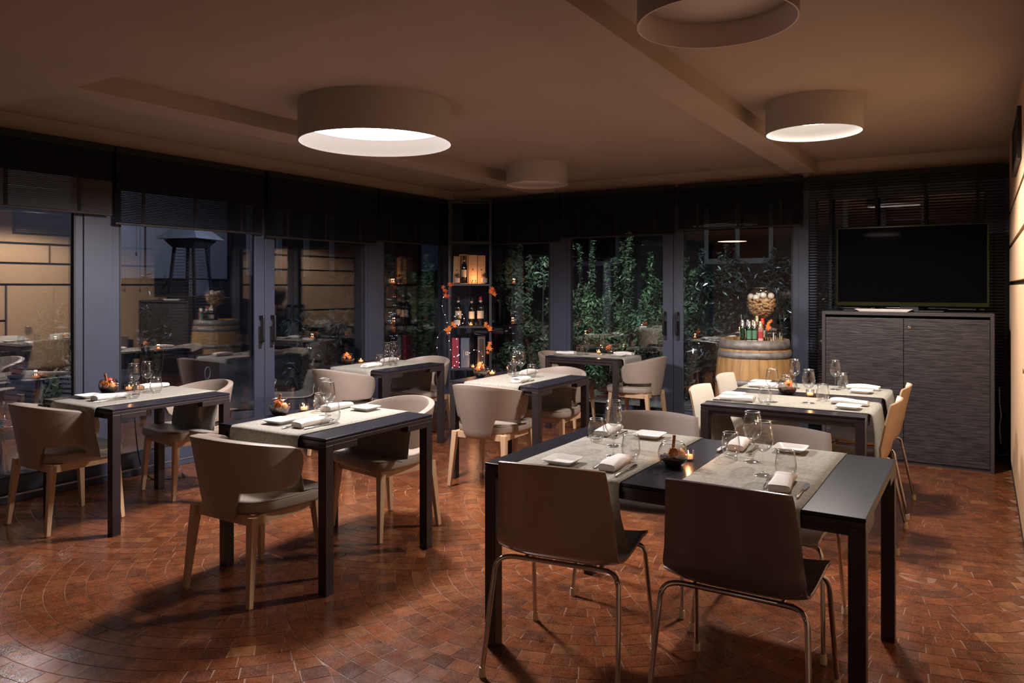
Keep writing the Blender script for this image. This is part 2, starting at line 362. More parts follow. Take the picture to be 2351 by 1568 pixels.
# ------------------------------------------------------------------ the setting
XL, XR, YB, YF, ZC, ZS = -5.6, 0.20, 7.6, -3.0, 2.645, 2.54   # left glass, fabric wall, back glass, rear wall, ceiling, soffit
floor = MB().box(XL - 0.1, YF, -0.12, XR + 0.1, YB + 0.1, -0.0012).build('floor', M['grout']); struct(floor)
ceil = MB().box(XL - 0.3, YF, ZC, XR + 0.1, YB + 0.3, ZC + 0.15).build('ceiling', M['plaster']); struct(ceil)
for nm, b_ in (('soffit', (XL, YF, ZS, XR, 2.20, ZC)), ('beam', (-4.43, 2.20, ZS, -4.15, YB - 0.02, ZC)), ('beam', (-1.55, 2.20, ZS, -1.33, YB - 0.02, ZC))):
    MB().box(*b_).build(nm, M['plaster'], ceil)
rear = MB().box(XL, YF - 0.1, 0, XR, YF, ZC).build('wall_rear', M['plaster']); struct(rear)

# floor stones laid in overlapping fans (segmental arcs)
R = 1.5; NR = 17; RW = R / NR; SP = 0.76; A0, B0 = -0.28, 4.304
def centres():
    out = []
    for row in range(-6, 8):
        for k in range(-3, 2):
            out.append((A0 + 3.0 * k + (1.5 if row % 2 else 0), B0 + SP * row, row))
    return out
CEN = centres()
def owner(x, y):
    best = None
    for i, (cx, cy, row) in enumerate(CEN):
        if (x - cx) ** 2 + (y - cy) ** 2 < R * R and (best is None or row > CEN[best][2]): best = i
    return best
rt = random.Random(3); tiles = []
for ci, (cx, cy, row) in enumerate(CEN):
    if cx < XL - R or cx > XR + R or cy < -0.6 or cy > YB + R: continue
    upper = [c for c in CEN if c[2] > row and math.hypot(c[0] - cx, c[1] - cy) < 2 * R]
    for j in range(NR):
        r0, r1 = j * RW + 0.0018, (j + 1) * RW - 0.0018; rm = (r0 + r1) / 2
        n = max(3, int(2 * PI * rm / 0.100)); off = rt.random() * 6
        for k in range(n):
            t0 = off + 2 * PI * k / n; t1 = off + 2 * PI * (k + 1) / n; tm = (t0 + t1) / 2
            mx, my = cx + rm * math.cos(tm), cy + rm * math.sin(tm)
            if not (XL + 0.01 < mx < XR - 0.01 and 0.1 < my < YB - 0.02): continue
            g = 0.0016
            raw = [(cx + r_ * math.cos(t_), cy + r_ * math.sin(t_)) for r_ in (r0 + 0.004, r1 - 0.004) for t_ in (t0 * 0.96 + t1 * 0.04, t0 * 0.04 + t1 * 0.96)] + [(mx, my)]
            if not any(all((p_[0] - c[0]) ** 2 + (p_[1] - c[1]) ** 2 >= R * R for c in upper) for p_ in raw): continue
            q = []
            for r_, t_, sg in ((r0, t0, 1), (r1, t0, 1), (r1, t1, -1), (r0, t1, -1)):
                t_ += sg * g / max(r_, 0.02) + rt.uniform(-1, 1) * 0.0025 / max(r_, 0.05)
                x, y = cx + r_ * math.cos(t_), cy + r_ * math.sin(t_)
                for _ in range(3):
                    for ux, uy, _r in upper:
                        d = math.hypot(x - ux, y - uy)
                        if d < R + 0.001: x = ux + (x - ux) / d * (R + 0.002); y = uy + (y - uy) / d * (R + 0.002)
                q.append((min(max(x, XL), XR), min(max(y, 0.05), YB)))
            ar = 0.5 * sum(q[i][0] * q[(i + 1) % 4][1] - q[(i + 1) % 4][0] * q[i][1] for i in range(4))
            if abs(ar) < 0.0004: continue
            if ar < 0: q = q[::-1]
            tone = rt.random(); k_ = rt.uniform(0.90, 1.32)
            base = (0.120, 0.036, 0.013) if tone < 0.62 else ((0.140, 0.048, 0.018) if tone < 0.86 else ((0.088, 0.030, 0.015) if tone < 0.97 else (0.165, 0.068, 0.027)))
            tiles.append((q, tuple(c * k_ for c in base), [rt.uniform(-0.0003, 0.0003) for _ in range(4)]))
C32, S32 = math.cos(math.radians(32)), math.sin(math.radians(32))
def in_view(t):
    x = sum(p[0] for p in t[0]) / 4; y = sum(p[1] for p in t[0]) / 4
    X = x * C32 + y * S32; Y = -x * S32 + y * C32
    return Y if (Y > 2.8 and abs(X) < 0.66 * Y) else 99 + Y
tiles.sort(key=in_view)
def tile_mesh(ts, name):
    mb = MB(); cols = []
    for q, c, z in ts:
        vs = [(p[0], p[1], zz) for p, zz in zip(q, z)] + [(p[0], p[1], -0.006) for p in q]
        mb.add(vs, [(0, 1, 2, 3), (0, 4, 5, 1), (1, 5, 6, 2), (2, 6, 7, 3), (3, 7, 4, 0)]); cols += [c] * 8
    me = mb.mesh(name, M['tile']); a = me.color_attributes.new('tint', 'FLOAT_COLOR', 'POINT')
    for i, c in enumerate(cols): a.data[i].color = (c[0], c[1], c[2], 1)
    return me
for t in tiles[:290]:
    o = bpy.data.objects.new('paving_stone', tile_mesh([t], 'paving_stone')); COL.objects.link(o); o.parent = floor
o = bpy.data.objects.new('paving_stones_beyond', tile_mesh(tiles[290:], 'paving')); COL.objects.link(o); o.parent = floor; o['kind'] = 'stuff'

# fabric wall on the right: panels with dark joints
wr = MB().box(XR + 0.015, YF, 0, XR + 0.12, YB, ZC).build('wall_right', M['darkslot']); struct(wr)
J = 0.015
def panel(y0, y1, z0, z1):
    MB().box(XR - 0.010, y0 + J, z0 + J, XR + 0.02, y1 - J, z1 - J).build('fabric_panel', M['fabric'], wr, bevel=0.004)
for y0, y1 in ((-1.9, 0.9), (0.9, 3.4), (3.4, 5.7), (5.7, 7.56)): panel(y0, y1, 1.79, 2.07)
for y0, y1 in ((-2.9, 0.0), (0.0, 2.6), (2.6, 5.0), (5.0, 7.56)): panel(y0, y1, 2.07, 2.66)
for y0, y1 in ((-2.9, 1.5), (1.5, 7.56)): panel(y0, y1, 1.49, 1.79)
for y0, y1 in ((-2.9, -1.0), (-1.0, 1.2), (1.2, 3.1), (3.1, 5.12)): panel(y0, y1, 0.99, 1.49); panel(y0 + 0.3 if y0 > -2 else y0, y1 + (0.3 if y1 < 5 else 0), 0.07, 0.99)
for y0, y1 in ((5.12, 5.75), (5.75, 6.4), (6.4, 7.0), (7.0, 7.56)):
    MB().box(XR - 0.010, y0 + (J if y0 < 5.2 else 0.003), 0.085, XR + 0.02, y1 - 0.003, 1.49 - J).build('fabric_panel', M['fabric'], wr, bevel=0.003)
base = MB().box(XR - 0.006, YF, 0, XR + 0.016, YB, 0.085).build('baseboard_right', M['cab']); struct(base)
vent = thing('air_vent', 'grey rectangular framed air vent high on the fabric wall', 'air vent', (XR - 0.012, 5.2, 2.2))
v_ = MB(); v_.box(-0.02, 0, 0, 0, 0.9, 0.03); v_.box(-0.02, 0, 0.27, 0, 0.9, 0.30); v_.box(-0.02, 0, 0.03, 0, 0.03, 0.27); v_.box(-0.02, 0.87, 0.03, 0, 0.9, 0.27)
v_.build('frame', M['cab'], vent)
for i in range(8): MB().box(-0.012, 0.03, 0.045 + i * 0.028, -0.002, 0.87, 0.055 + i * 0.028).build('slat', M['bdark'], vent)

# window walls
def frame_wall(axis, posts, bays, name, wins, doors):
    """posts/bays along the wall; axis 'x' = left wall (runs along Y), 'y' = back wall (runs along X)"""
    def bx(mb, a0, a1, d0, d1, z0, z1):
        if axis == 'x': mb.box(XL - d1, a0, z0, XL - d0, a1, z1)
        else: mb.box(a0, YB + d0, z0, a1, YB + d1, z1)
        return mb
    lo, hi = (YF, YB) if axis == 'x' else (XL, XR)
    wl = bx(MB(), lo, hi, -0.01, 0.12, 2.50, ZC).build(name, M['plaster']); struct(wl)
    bx(MB(), lo, hi, -0.02, 0.07, 2.38, 2.50).build('head_rail', M['frame_dark'], wl)
    bx(MB(), lo, hi, -0.03, 0.07, 0.0, 0.05).build('sill', M['frame'], wl, bevel=0.004)
    bx(MB(), lo, hi, -0.036, -0.03, 0.046, 0.058).build('sill_strip', M['alu'], wl)
    for a0, a1 in posts: bx(MB(), a0, a1, -0.01, 0.08, 0.05, 2.5).build('post', M['frame'], wl, bevel=0.004)
    for i, (a0, a1, kind) in enumerate(bays):
        nm = ('door_%d' % (doors + i)) if kind == 'door' else ('window_%d' % (wins + i))
        fr = bx(MB(), a0, a1, 0.0, 0.06, 0.05, 0.165)
        bx(fr, a0, a1, 0.0, 0.06, 2.28, 2.38); bx(fr, a0, a0 + 0.055, 0.0, 0.06, 0.165, 2.28); bx(fr, a1 - 0.055, a1, 0.0, 0.06, 0.165, 2.28)
        f = fr.build(nm, M['frame'], bevel=0.003); struct(f)
        g = bx(MB(), a0 + 0.05, a1 - 0.05, 0.022, 0.036, 0.15, 2.29).build('glass_pane', M['pane'], f)
        gk = bx(MB(), a0 + 0.055, a1 - 0.055, -0.002, 0.02, 0.165, 0.175); bx(gk, a0 + 0.055, a0 + 0.067, -0.002, 0.02, 0.175, 2.28); bx(gk, a1 - 0.067, a1 - 0.055, -0.002, 0.02, 0.175, 2.28)
        gk.build('gasket', M['frame_dark'], f)
frame_wall('x', [(-0.1, 0.1), (1.62, 1.72), (3.02, 3.24), (6.05, 6.24), (7.40, 7.60)],
           [(-2.9, -0.1, 'win'), (0.1, 1.62, 'door'), (1.72, 3.02, 'win'), (3.24, 4.66, 'door'), (4.66, 6.05, 'door'), (6.24, 7.40, 'win')], 'wall_left', 1, 1)
frame_wall('y', [(-5.60, -5.40), (-4.18, -4.02), (-1.50, -1.40), (0.08, 0.20)],
           [(-5.40, -4.18, 'win'), (-4.02, -2.75, 'door'), (-2.75, -1.50, 'door'), (-1.40, 0.08, 'win')], 'wall_back', 7, 7)

# wide door stiles and handles
def door_hw(axis, a, label, lock):
    sgn = 1
    h = thing('door_handle', label, 'door handle', (XL + 0.012, a, 1.0) if axis == 'x' else (a, YB - 0.012, 1.0), -PI / 2 if axis == 'x' else PI, 'handles of the glass doors')
    b = MB().box(-0.016, -0.004, -0.10, 0.016, 0.008, 0.10); b.build('back_plate', M['black'], h, bevel=0.003)
    g = MB().tube(smooth_path([(0, 0.0, -0.03), (0, 0.045, -0.03), (0.004, 0.055, 0.0), (0.004, 0.055, 0.16), (0.004, 0.052, 0.20)], 5), 0.013, 8); g.build('grip', M['black'], h)
    MB().box(-0.012, 0.0, 0.165, 0.012, 0.05, 0.20).build('upper_mount', M['black'], h, bevel=0.003)
for axis, a, lb in (('x', 4.605, 'long black grip handle on the nearer leaf of the left glass double door'), ('x', 4.735, 'long black grip handle on the farther leaf of the left glass double door'),
                    ('y', -2.835, 'long black grip handle on the left leaf of the garden double door'), ('y', -2.695, 'long black grip handle on the right leaf of the garden double door')):
    door_hw(axis, a, lb, 0)
for nm, axis, a0, a1 in (('trim_1', 'x', 4.55, 4.655), ('trim_2', 'x', 4.665, 4.775), ('trim_3', 'y', -2.865, -2.755), ('trim_4', 'y', -2.745, -2.64)):
    b_ = MB().box(XL - 0.01, a0, 0.05, XL + 0.012, a1, 2.3) if axis == 'x' else MB().box(a0, YB - 0.012, 0.05, a1, YB + 0.01, 2.3)
    struct(b_.build(nm, M['frame'], bevel=0.004))

# roller blinds of thin slats rolled half way
def blind(axis, a0, a1, z0, label, strings=3, lit=False, off=0.05, tilt=False, pitch=0.0125, cord=False, z1=2.50):
    t = thing('slatted_blind', label, 'blind', (XL + off, a0, z0) if axis == 'x' else (a0, YB - off, z0), PI / 2 if axis == 'x' else 0)
    L = a1 - a0; H = z1 - z0
    # local: x along the blind, y depth, z up
    mb = MB(); n = int(H / pitch); rb = random.Random(int(a0 * 100))
    for i in range(n):
        z = (i + 0.5) * pitch
        if tilt:
            mb.add([(0, -0.011, z - 0.004), (L, -0.011, z - 0.004), (L, 0.011, z + 0.004), (0, 0.011, z + 0.004)], [(0, 1, 2, 3)])
        else:
            e = rb.uniform(-0.0006, 0.0006); hh = pitch * 0.40
            mb.box(0, -0.002 + e, z - hh, L, 0.002 + e, z + hh)
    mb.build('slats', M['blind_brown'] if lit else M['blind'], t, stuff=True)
    MB().box(0, -0.03, H - 0.03, L, 0.03, H + 0.02).build('head_rail', M['tape'], t)
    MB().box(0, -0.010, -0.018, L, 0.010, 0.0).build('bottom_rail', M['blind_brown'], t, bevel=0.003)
    sgn = -1 if axis == 'y' else -1
    for k in range(strings):
        x = L * (k + 0.5) / strings
        MB().box(x - 0.012, -0.0045, 0, x + 0.012, 0.0045, H).build('tape', M['tape'], t)
    if not tilt and z0 > 1:   # the rolled-up upper half hangs as a denser fold in front
        fb = MB()
        for i in range(int((H - 0.24) / pitch)):
            z = 0.24 + (i + 0.5) * pitch; fb.box(0.002, -0.018, z - pitch * 0.46, L - 0.002, -0.013, z + pitch * 0.46)
        fb.build('upper_fold', M['blind'], t, stuff=True)
    if cord:
        MB().tube([(cord, -0.03, 0.3), (cord + 0.002, -0.03, -0.5)], 0.0015, 5).build('pull_cord', M['tape'], t)
        MB().lathe([(0.002, 0), (0.007, 0.004), (0.007, 0.02), (0.003, 0.03)], 10, cord + 0.002, -0.03, -0.53).build('cord_weight', M['tape'], t)
        MB().tube([(cord - 0.03, -0.03, 0.3), (cord - 0.028, -0.03, -0.22)], 0.0015, 5).build('pull_cord', M['tape'], t)
        MB().lathe([(0.002, 0), (0.007, 0.004), (0.007, 0.02), (0.003, 0.03)], 10, cord - 0.028, -0.03, -0.25).build('cord_weight', M['tape'], t)
    return t
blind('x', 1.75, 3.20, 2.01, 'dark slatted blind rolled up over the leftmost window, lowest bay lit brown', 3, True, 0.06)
blind('x', 3.23, 4.60, 1.95, 'dark slatted blind above the left leaf of the glass double door, with hanging cords', 3, False, 0.05, cord=0.18)
blind('x', 4.64, 6.10, 1.93, 'dark slatted blind above the right leaf of the glass double door', 3, False, 0.06)
blind('x', 6.14, 7.42, 1.97, 'dark slatted blind over the last window before the bottle rack', 3, False, 0.05)
blind('y', -5.42, -4.08, 1.98, 'dark slatted blind over the narrow back window right of the bottle rack', 3, False, 0.05)
blind('y', -4.05, -2.72, 2.02, 'dark slatted blind above the left leaf of the garden door', 3, False, 0.06)
blind('y', -2.68, -1.45, 2.06, 'dark slatted blind above the garden door leaf behind the oak barrel', 3, False, 0.05)
blind('y', -1.40, 0.16, 0.02, 'black open venetian blind let down to the floor behind the television', 4, False, 0.06, tilt=True, pitch=0.026, z1=2.48)

# ceiling drum lamps
def drum(loc, r, h, zin, diff, label):
    t = thing('ceiling_lamp', label, 'ceiling lamp', loc)
    sh = MB(); seg = 64
    sh.lathe([(r, 0.0), (r, h)], seg, capped=False); sh.mi = [0] * len(sh.f)
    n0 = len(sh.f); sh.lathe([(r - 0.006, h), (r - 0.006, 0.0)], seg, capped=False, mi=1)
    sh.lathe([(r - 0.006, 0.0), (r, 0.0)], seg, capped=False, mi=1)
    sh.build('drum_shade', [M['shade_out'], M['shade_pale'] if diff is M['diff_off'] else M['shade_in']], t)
    MB().lathe([(0.0001, h - 0.004), (r - 0.006, h - 0.004)], seg, capped=False).build('top_plate', M['shade_in'], t)
    MB().lathe([(0.0001, zin), (r * 0.985 - 0.006, zin), (r * 0.985 - 0.006, zin + 0.012), (0.0001, zin + 0.012)], seg, capped=False).build('diffuser', diff, t)
    return t
drum((-3.359, 3.699, 2.395), 0.494, 0.25, 0.115, M['diff1'], 'large lit drum ceiling lamp, the widest of the four')
drum((-0.915, 5.094, 2.441), 0.292, 0.204, 0.11, M['diff3'], 'small lit drum ceiling lamp near the television corner')
drum((-0.850, 2.809, 2.452), 0.294, 0.193, 0.10, M['diff_off'], 'unlit drum ceiling lamp cut off by the top of the picture')
drum((-3.663, 6.316, 2.447), 0.298, 0.198, 0.02, M['diff_off'], 'unlit drum ceiling lamp farthest back, near the bottle rack')
sp = thing('ceiling_sprinkler', 'small metal sprinkler head on the ceiling near the farthest lamp', 'sprinkler', (-4.62, 6.83, 2.60))
MB().lathe([(0.035, 0.045), (0.035, 0.040), (0.012, 0.034), (0.010, 0.0)], 14).build('rose', M['steel'], sp); MB().lathe([(0.018, -0.02), (0.018, -0.017), (0.006, -0.01), (0.006, 0.0)], 12).build('head', M['black'], sp)

# ------------------------------------------------------------------ tables
def table(x0, x1, y0, y1, label):
    t = thing('dining_table', label, 'table', ((x0 + x1) / 2, (y0 + y1) / 2, 0))
    w, l = (x1 - x0) / 2, (y1 - y0) / 2; H = 0.745
    MB().box(-w, -l, H - 0.013, w, l, H).build('table_top', M['table'], t, bevel=0.0025)
    fr = MB().box(-w + 0.001, -l + 0.001, H - 0.034, w - 0.001, l - 0.001, H - 0.0145); fr.build('leaf_under_top', M['table_edge'], t, bevel=0.002)
    L = 0.052
    for sx in (-1, 1):
        MB().box(min(sx * w, sx * (w - L)), -l + L, H - 0.066, max(sx * w, sx * (w - L)), -l + L + 0.16, H - 0.034).build('bracket', M['table_edge'], t, bevel=0.002)
        MB().box(min(sx * w, sx * (w - L)), l - L - 0.16, H - 0.066, max(sx * w, sx * (w - L)), l - L, H - 0.034).build('bracket', M['table_edge'], t, bevel=0.002)
        for sy in (-1, 1):
            MB().box(min(sx * w, sx * (w - L)), min(sy * l, sy * (l - L)), 0.0, max(sx * w, sx * (w - L)), max(sy * l, sy * (l - L)), H - 0.034).build('leg', M['table_edge'], t, bevel=0.003)
    for sy in (-1, 1): MB().box(-w + L, min(sy * (l - 0.01), sy * (l - 0.035)), H - 0.062, w - L, max(sy * (l - 0.01), sy * (l - 0.035)), H - 0.034).build('rail', M['table_edge'], t)
    return t
TB = {'T1': (-5.085, -4.305, 2.49, 3.30), 'T2': (-3.40, -2.62, 2.54, 3.35), 'T4': (-5.055, -4.275, 4.84, 5.65), 'T5': (-3.455, -2.675, 4.63, 5.45),
      'T6': (-3.84, -3.03, 6.79, 7.54), 'F': (-1.725, -0.305, 2.55, 3.50), 'T7': (-1.465, -0.545, 4.52, 5.96)}
TL = {'T1': 'square dark table at far left beside the window', 'T2': 'square dark table in the left foreground', 'T4': 'square dark table by the window beyond the left double door',
      'T5': 'square dark table in the middle, in front of the bottle rack', 'T6': 'square dark table at the back beside the garden door', 'F': 'long dark table in the right foreground',
      'T7': 'long dark table in front of the barrel and cabinet'}
for k, v in TB.items(): table(*v, TL[k])
PH = {'T1': 'on the far-left window table', 'T2': 'on the left foreground table', 'T4': 'on the table beyond the left double door', 'T5': 'on the middle table near the rack',
      'T6': 'on the back table by the garden door', 'F': 'on the right foreground table', 'T7': 'on the table before the barrel'}

def runner(axis, c0, c1, e0, e1, label, h0=0.27, h1=0.27, in0=0.0, in1=0.0, tail0=0.0, tail1=0.0):
    """axis = direction the cloth runs; c0..c1 its width, e0..e1 the table edges it hangs over"""
    z = 0.7465; p = []
    def hang(e, s, h, inn, tail):
        q = [(e - s * 0.012, z), (e + s * 0.004, z - 0.001), (e + s * 0.013, z - 0.008), (e + s * 0.017, z - 0.022)]
        for i in range(1, 9):
            f = i / 8; q.append((e + s * (0.018 + 0.006 * math.sin(f * 5) - inn * f ** 1.3), z - 0.022 - (h - 0.022) * f))
        if tail:
            for i in range(1, 5): q.append((q[-1][0] - s * tail / 4, q[-1][1] - 0.002))
        return q
    a = hang(e0, -1, h0, in0, tail0)[::-1]; b = hang(e1, 1, h1, in1, tail1)
    mid = [(e0 + (e1 - e0) * i / 8, z) for i in range(1, 8)]
    path = a + mid + b; n = len(path); W = 8; vs = []; fs = []
    rr = random.Random(int(c0 * 1000))
    ph = rr.uniform(0, 6)
    for i, (u, zz) in enumerate(path):
        for k in range(W + 1):
            c = c0 + (c1 - c0) * k / W; low = max(0, 0.745 - zz)
            wob = 0.022 * low * math.sin(k * 1.1 + ph) * (1 if u > (e0 + e1) / 2 else -1); edge = 0.0015 * math.sin(i * 0.9 + ph)
            cc = c + (edge if k in (0, W) else 0)
            vs.append((cc, u + wob, zz) if axis == 'y' else (u + wob, cc, zz))
    for i in range(n - 1):
        for k in range(W):
            q = (i * (W + 1) + k, i * (W + 1) + k + 1, (i + 1) * (W + 1) + k + 1, (i + 1) * (W + 1) + k)
            fs.append(q if axis == 'y' else q[::-1])
    o = MB().add(vs, fs, True).build('table_runner', M['runner'])
    s = o.modifiers.new('solid', 'SOLIDIFY'); s.thickness = 0.0022; s.offset = 1
    return tag(o, label, 'table runner')
runner('y', -4.95, -4.46, 2.49, 3.30, 'grey felt runner hanging over both ends of the far-left window table', 0.30, 0.27, 0.03, 0.02, 0.10, 0.08)
runner('y', -3.29, -2.79, 2.54, 3.35, 'grey felt runner hanging over both ends of the left foreground table', 0.27, 0.27, 0.03, 0.02, 0.10, 0.05)
runner('y', -4.92, -4.44, 4.84, 5.65, 'grey felt runner on the table beyond the left double door', 0.27, 0.27, 0.03, 0.02, 0.10, 0.06)
runner('y', -3.31, -2.83, 4.63, 5.45, 'grey felt runner on the middle table in front of the rack', 0.27, 0.27, 0.03, 0.02, 0.10, 0.06)
runner('x', 6.90, 7.36, -3.84, -3.03, 'grey felt runner on the back table by the garden door', 0.27, 0.27, 0.02, 0.02, 0.06, 0.06)
runner('y', -1.605, -1.125, 2.55, 3.50, 'grey felt runner on the left half of the right foreground table', 0.285, 0.285, 0.10, 0.10)
runner('y', -0.945, -0.495, 2.55, 3.50, 'grey felt runner on the right half of the right foreground table', 0.285, 0.285, 0.10, 0.10)
runner('x', 4.66, 5.14, -1.465, -0.545, 'nearer grey felt runner on the table before the barrel, draping over its right end', 0.27, 0.29, 0.06, -0.025)
runner('x', 5.36, 5.84, -1.465, -0.545, 'farther grey felt runner on the table before the barrel, draping over its right end', 0.27, 0.29, 0.06, -0.025)

# ------------------------------------------------------------------ tub chairs
def tub_parts(t):
    # wrap-around upholstered shell: angle th from the back centre
    TM = 108; nth = 54; ns = 10; vs = []; fs = []
    for i in range(nth + 1):
        th = -TM + 2 * TM * i / nth; a = abs(th); q = a / TM
        ztop = 0.765 - 0.085 * (q ** 1.6)
        zarm = 0.515 - 0.010 * q
        zb = 0.385
        s = min(1, max(0, (a - 27) / 9)); s = s * s * (3 - 2 * s)
        zbot = zb + (zarm - zb) * s
        zc = (ztop + zbot) / 2; hh = (ztop - zbot) / 2
        e = max(0, (q - 0.86) / 0.14); hh2 = hh * math.sqrt(max(0.04, 1 - (e ** 2.4) * 0.92))
        for k in range(ns + 1):
            f = k / ns; z = zc + hh2 * (2 * f - 1)
            flare = 0.80 + 0.20 * min(1.15, (z - 0.385) / 0.34)
            r = math.radians(th)
            x = 0.292 * flare * math.sin(r) if a <= 90 else 0.292 * flare * (1 - 0.02 * (a - 90) / 18) * (1 if th > 0 else -1)
            y = -0.285 * flare * math.cos(r) if a <= 90 else 0.285 * flare * math.sin(math.radians(a - 90)) * 0.9
            vs.append((x, y, z))
    for i in range(nth):
        for k in range(ns): fs.append((i * (ns + 1) + k, (i + 1) * (ns + 1) + k, (i + 1) * (ns + 1) + k + 1, i * (ns + 1) + k + 1))
    o = MB().add(vs, fs, True).build('backrest', M['leather'], t)
    s = o.modifiers.new('solid', 'SOLIDIFY'); s.thickness = 0.036; s.offset = -1; s.use_even_offset = False
    b = o.modifiers.new('bevel', 'BEVEL'); b.width = 0.014; b.segments = 3; b.limit_method = 'ANGLE'; b.angle_limit = math.radians(55)
    # seat cushion: rounded trapezoid with domed top
    def outline(sc_, n=36):
        pts = []
        for i in range(n):
            u = 2 * PI * i / n; cx, sy = math.cos(u), math.sin(u)
            p = 4.2; x = 0.255 * (abs(cx) ** (2 / p)) * (1 if cx >= 0 else -1); y = 0.250 * (abs(sy) ** (2 / p)) * (1 if sy >= 0 else -1)
            x *= (0.965 + 0.085 * (y / 0.25)) * (1 - 0.10 * max(0, -y / 0.25) ** 3); pts.append((x * sc_, y * 0.93 * sc_ + 0.042))
        return pts
    n = 36; lv = [(0.94, 0.405), (0.985, 0.412), (1.0, 0.425), (1.0, 0.452), (0.985, 0.464), (0.95, 0.470), (0.80, 0.474), (0.45, 0.476), (0.02, 0.477)]
    vs = []; fs = []
    for sc_, z in lv: vs += [(x, y, z) for x, y in outline(sc_)]
    for j in range(len(lv) - 1):
        for i in range(n): i2 = (i + 1) % n; fs.append((j * n + i, j * n + i2, (j + 1) * n + i2, (j + 1) * n + i))
    fs.append(tuple(reversed(range(n)))); fs.append(tuple((len(lv) - 1) * n + i for i in range(n)))
    seat = MB().add(vs, fs, True).build('seat', M['leather'], t)
    pts = [(x, y, 0.463) for x, y in outline(0.992)]
    MB().tube(pts, 0.0022, 5, closed=True).build('piping', M['leather_in'], seat)
    fr = MB()
    for sx in (-1, 1):
        fr.bar((sx * 0.198, -0.17, 0.385), (sx * 0.198, 0.20, 0.385), 0.022, h0=0.045)
    for y in (-0.17, 0.20): fr.bar((-0.198, y, 0.385), (0.198, y, 0.385), 0.022, h0=0.045)
    fr.build('seat_frame', M['oak'], t)
    for sx in (-1, 1):
        for sy, yt, yb in ((-1, -0.175, -0.215), (1, 0.205, 0.235)):
            lg = MB().bar((sx * 0.232, yb, 0.006), (sx * 0.205, yt, 0.405), 0.026, 0.044, 0.024, 0.040, up=(0, 1, 0)).build('leg', M['oak'], t, bevel=0.003)
            MB().lathe([(0.012, 0), (0.012, 0.006)], 10, sx * 0.232, yb, 0.0).build('glide', M['steel'], lg)
def tub(loc, rz, label):
    global TUB
    g = 'taupe leather tub chairs'
    if TUB is None:
        TUB = thing('tub_chair', label, 'chair', (loc[0], loc[1], 0), rz, g); tub_parts(TUB); return TUB
    return dup(TUB, (loc[0], loc[1], 0), rz, label, group=g)
TUB = None
D = math.radians
tub((-3.04, 2.47), 0, 'taupe tub chair with its back to the camera at the left foreground table')
tub((-3.09, 3.50), PI - D(10), 'taupe tub chair on the far side of the left foreground table')
tub((-4.85, 2.50), 0, 'taupe tub chair at the near side of the far-left window table')
tub((-4.85, 3.38), PI - D(8), 'taupe tub chair on the far side of the far-left window table')
tub((-4.69, 4.79), 0, 'taupe tub chair on the near side of the table beyond the left double door')
tub((-4.66, 5.76), PI, 'taupe tub chair on the far side of the table beyond the left double door')
tub((-3.09, 4.66), D(3), 'taupe tub chair on the near side of the middle table')
tub((-3.07, 5.54), PI, 'taupe tub chair on the far side of the middle table, by the rack')
tub((-3.78, 7.12), -PI / 2, 'taupe tub chair at the left end of the back table, next to the window')
tub((-2.96, 7.15), PI / 2, 'taupe tub chair at the right end of the back table, before the garden door')

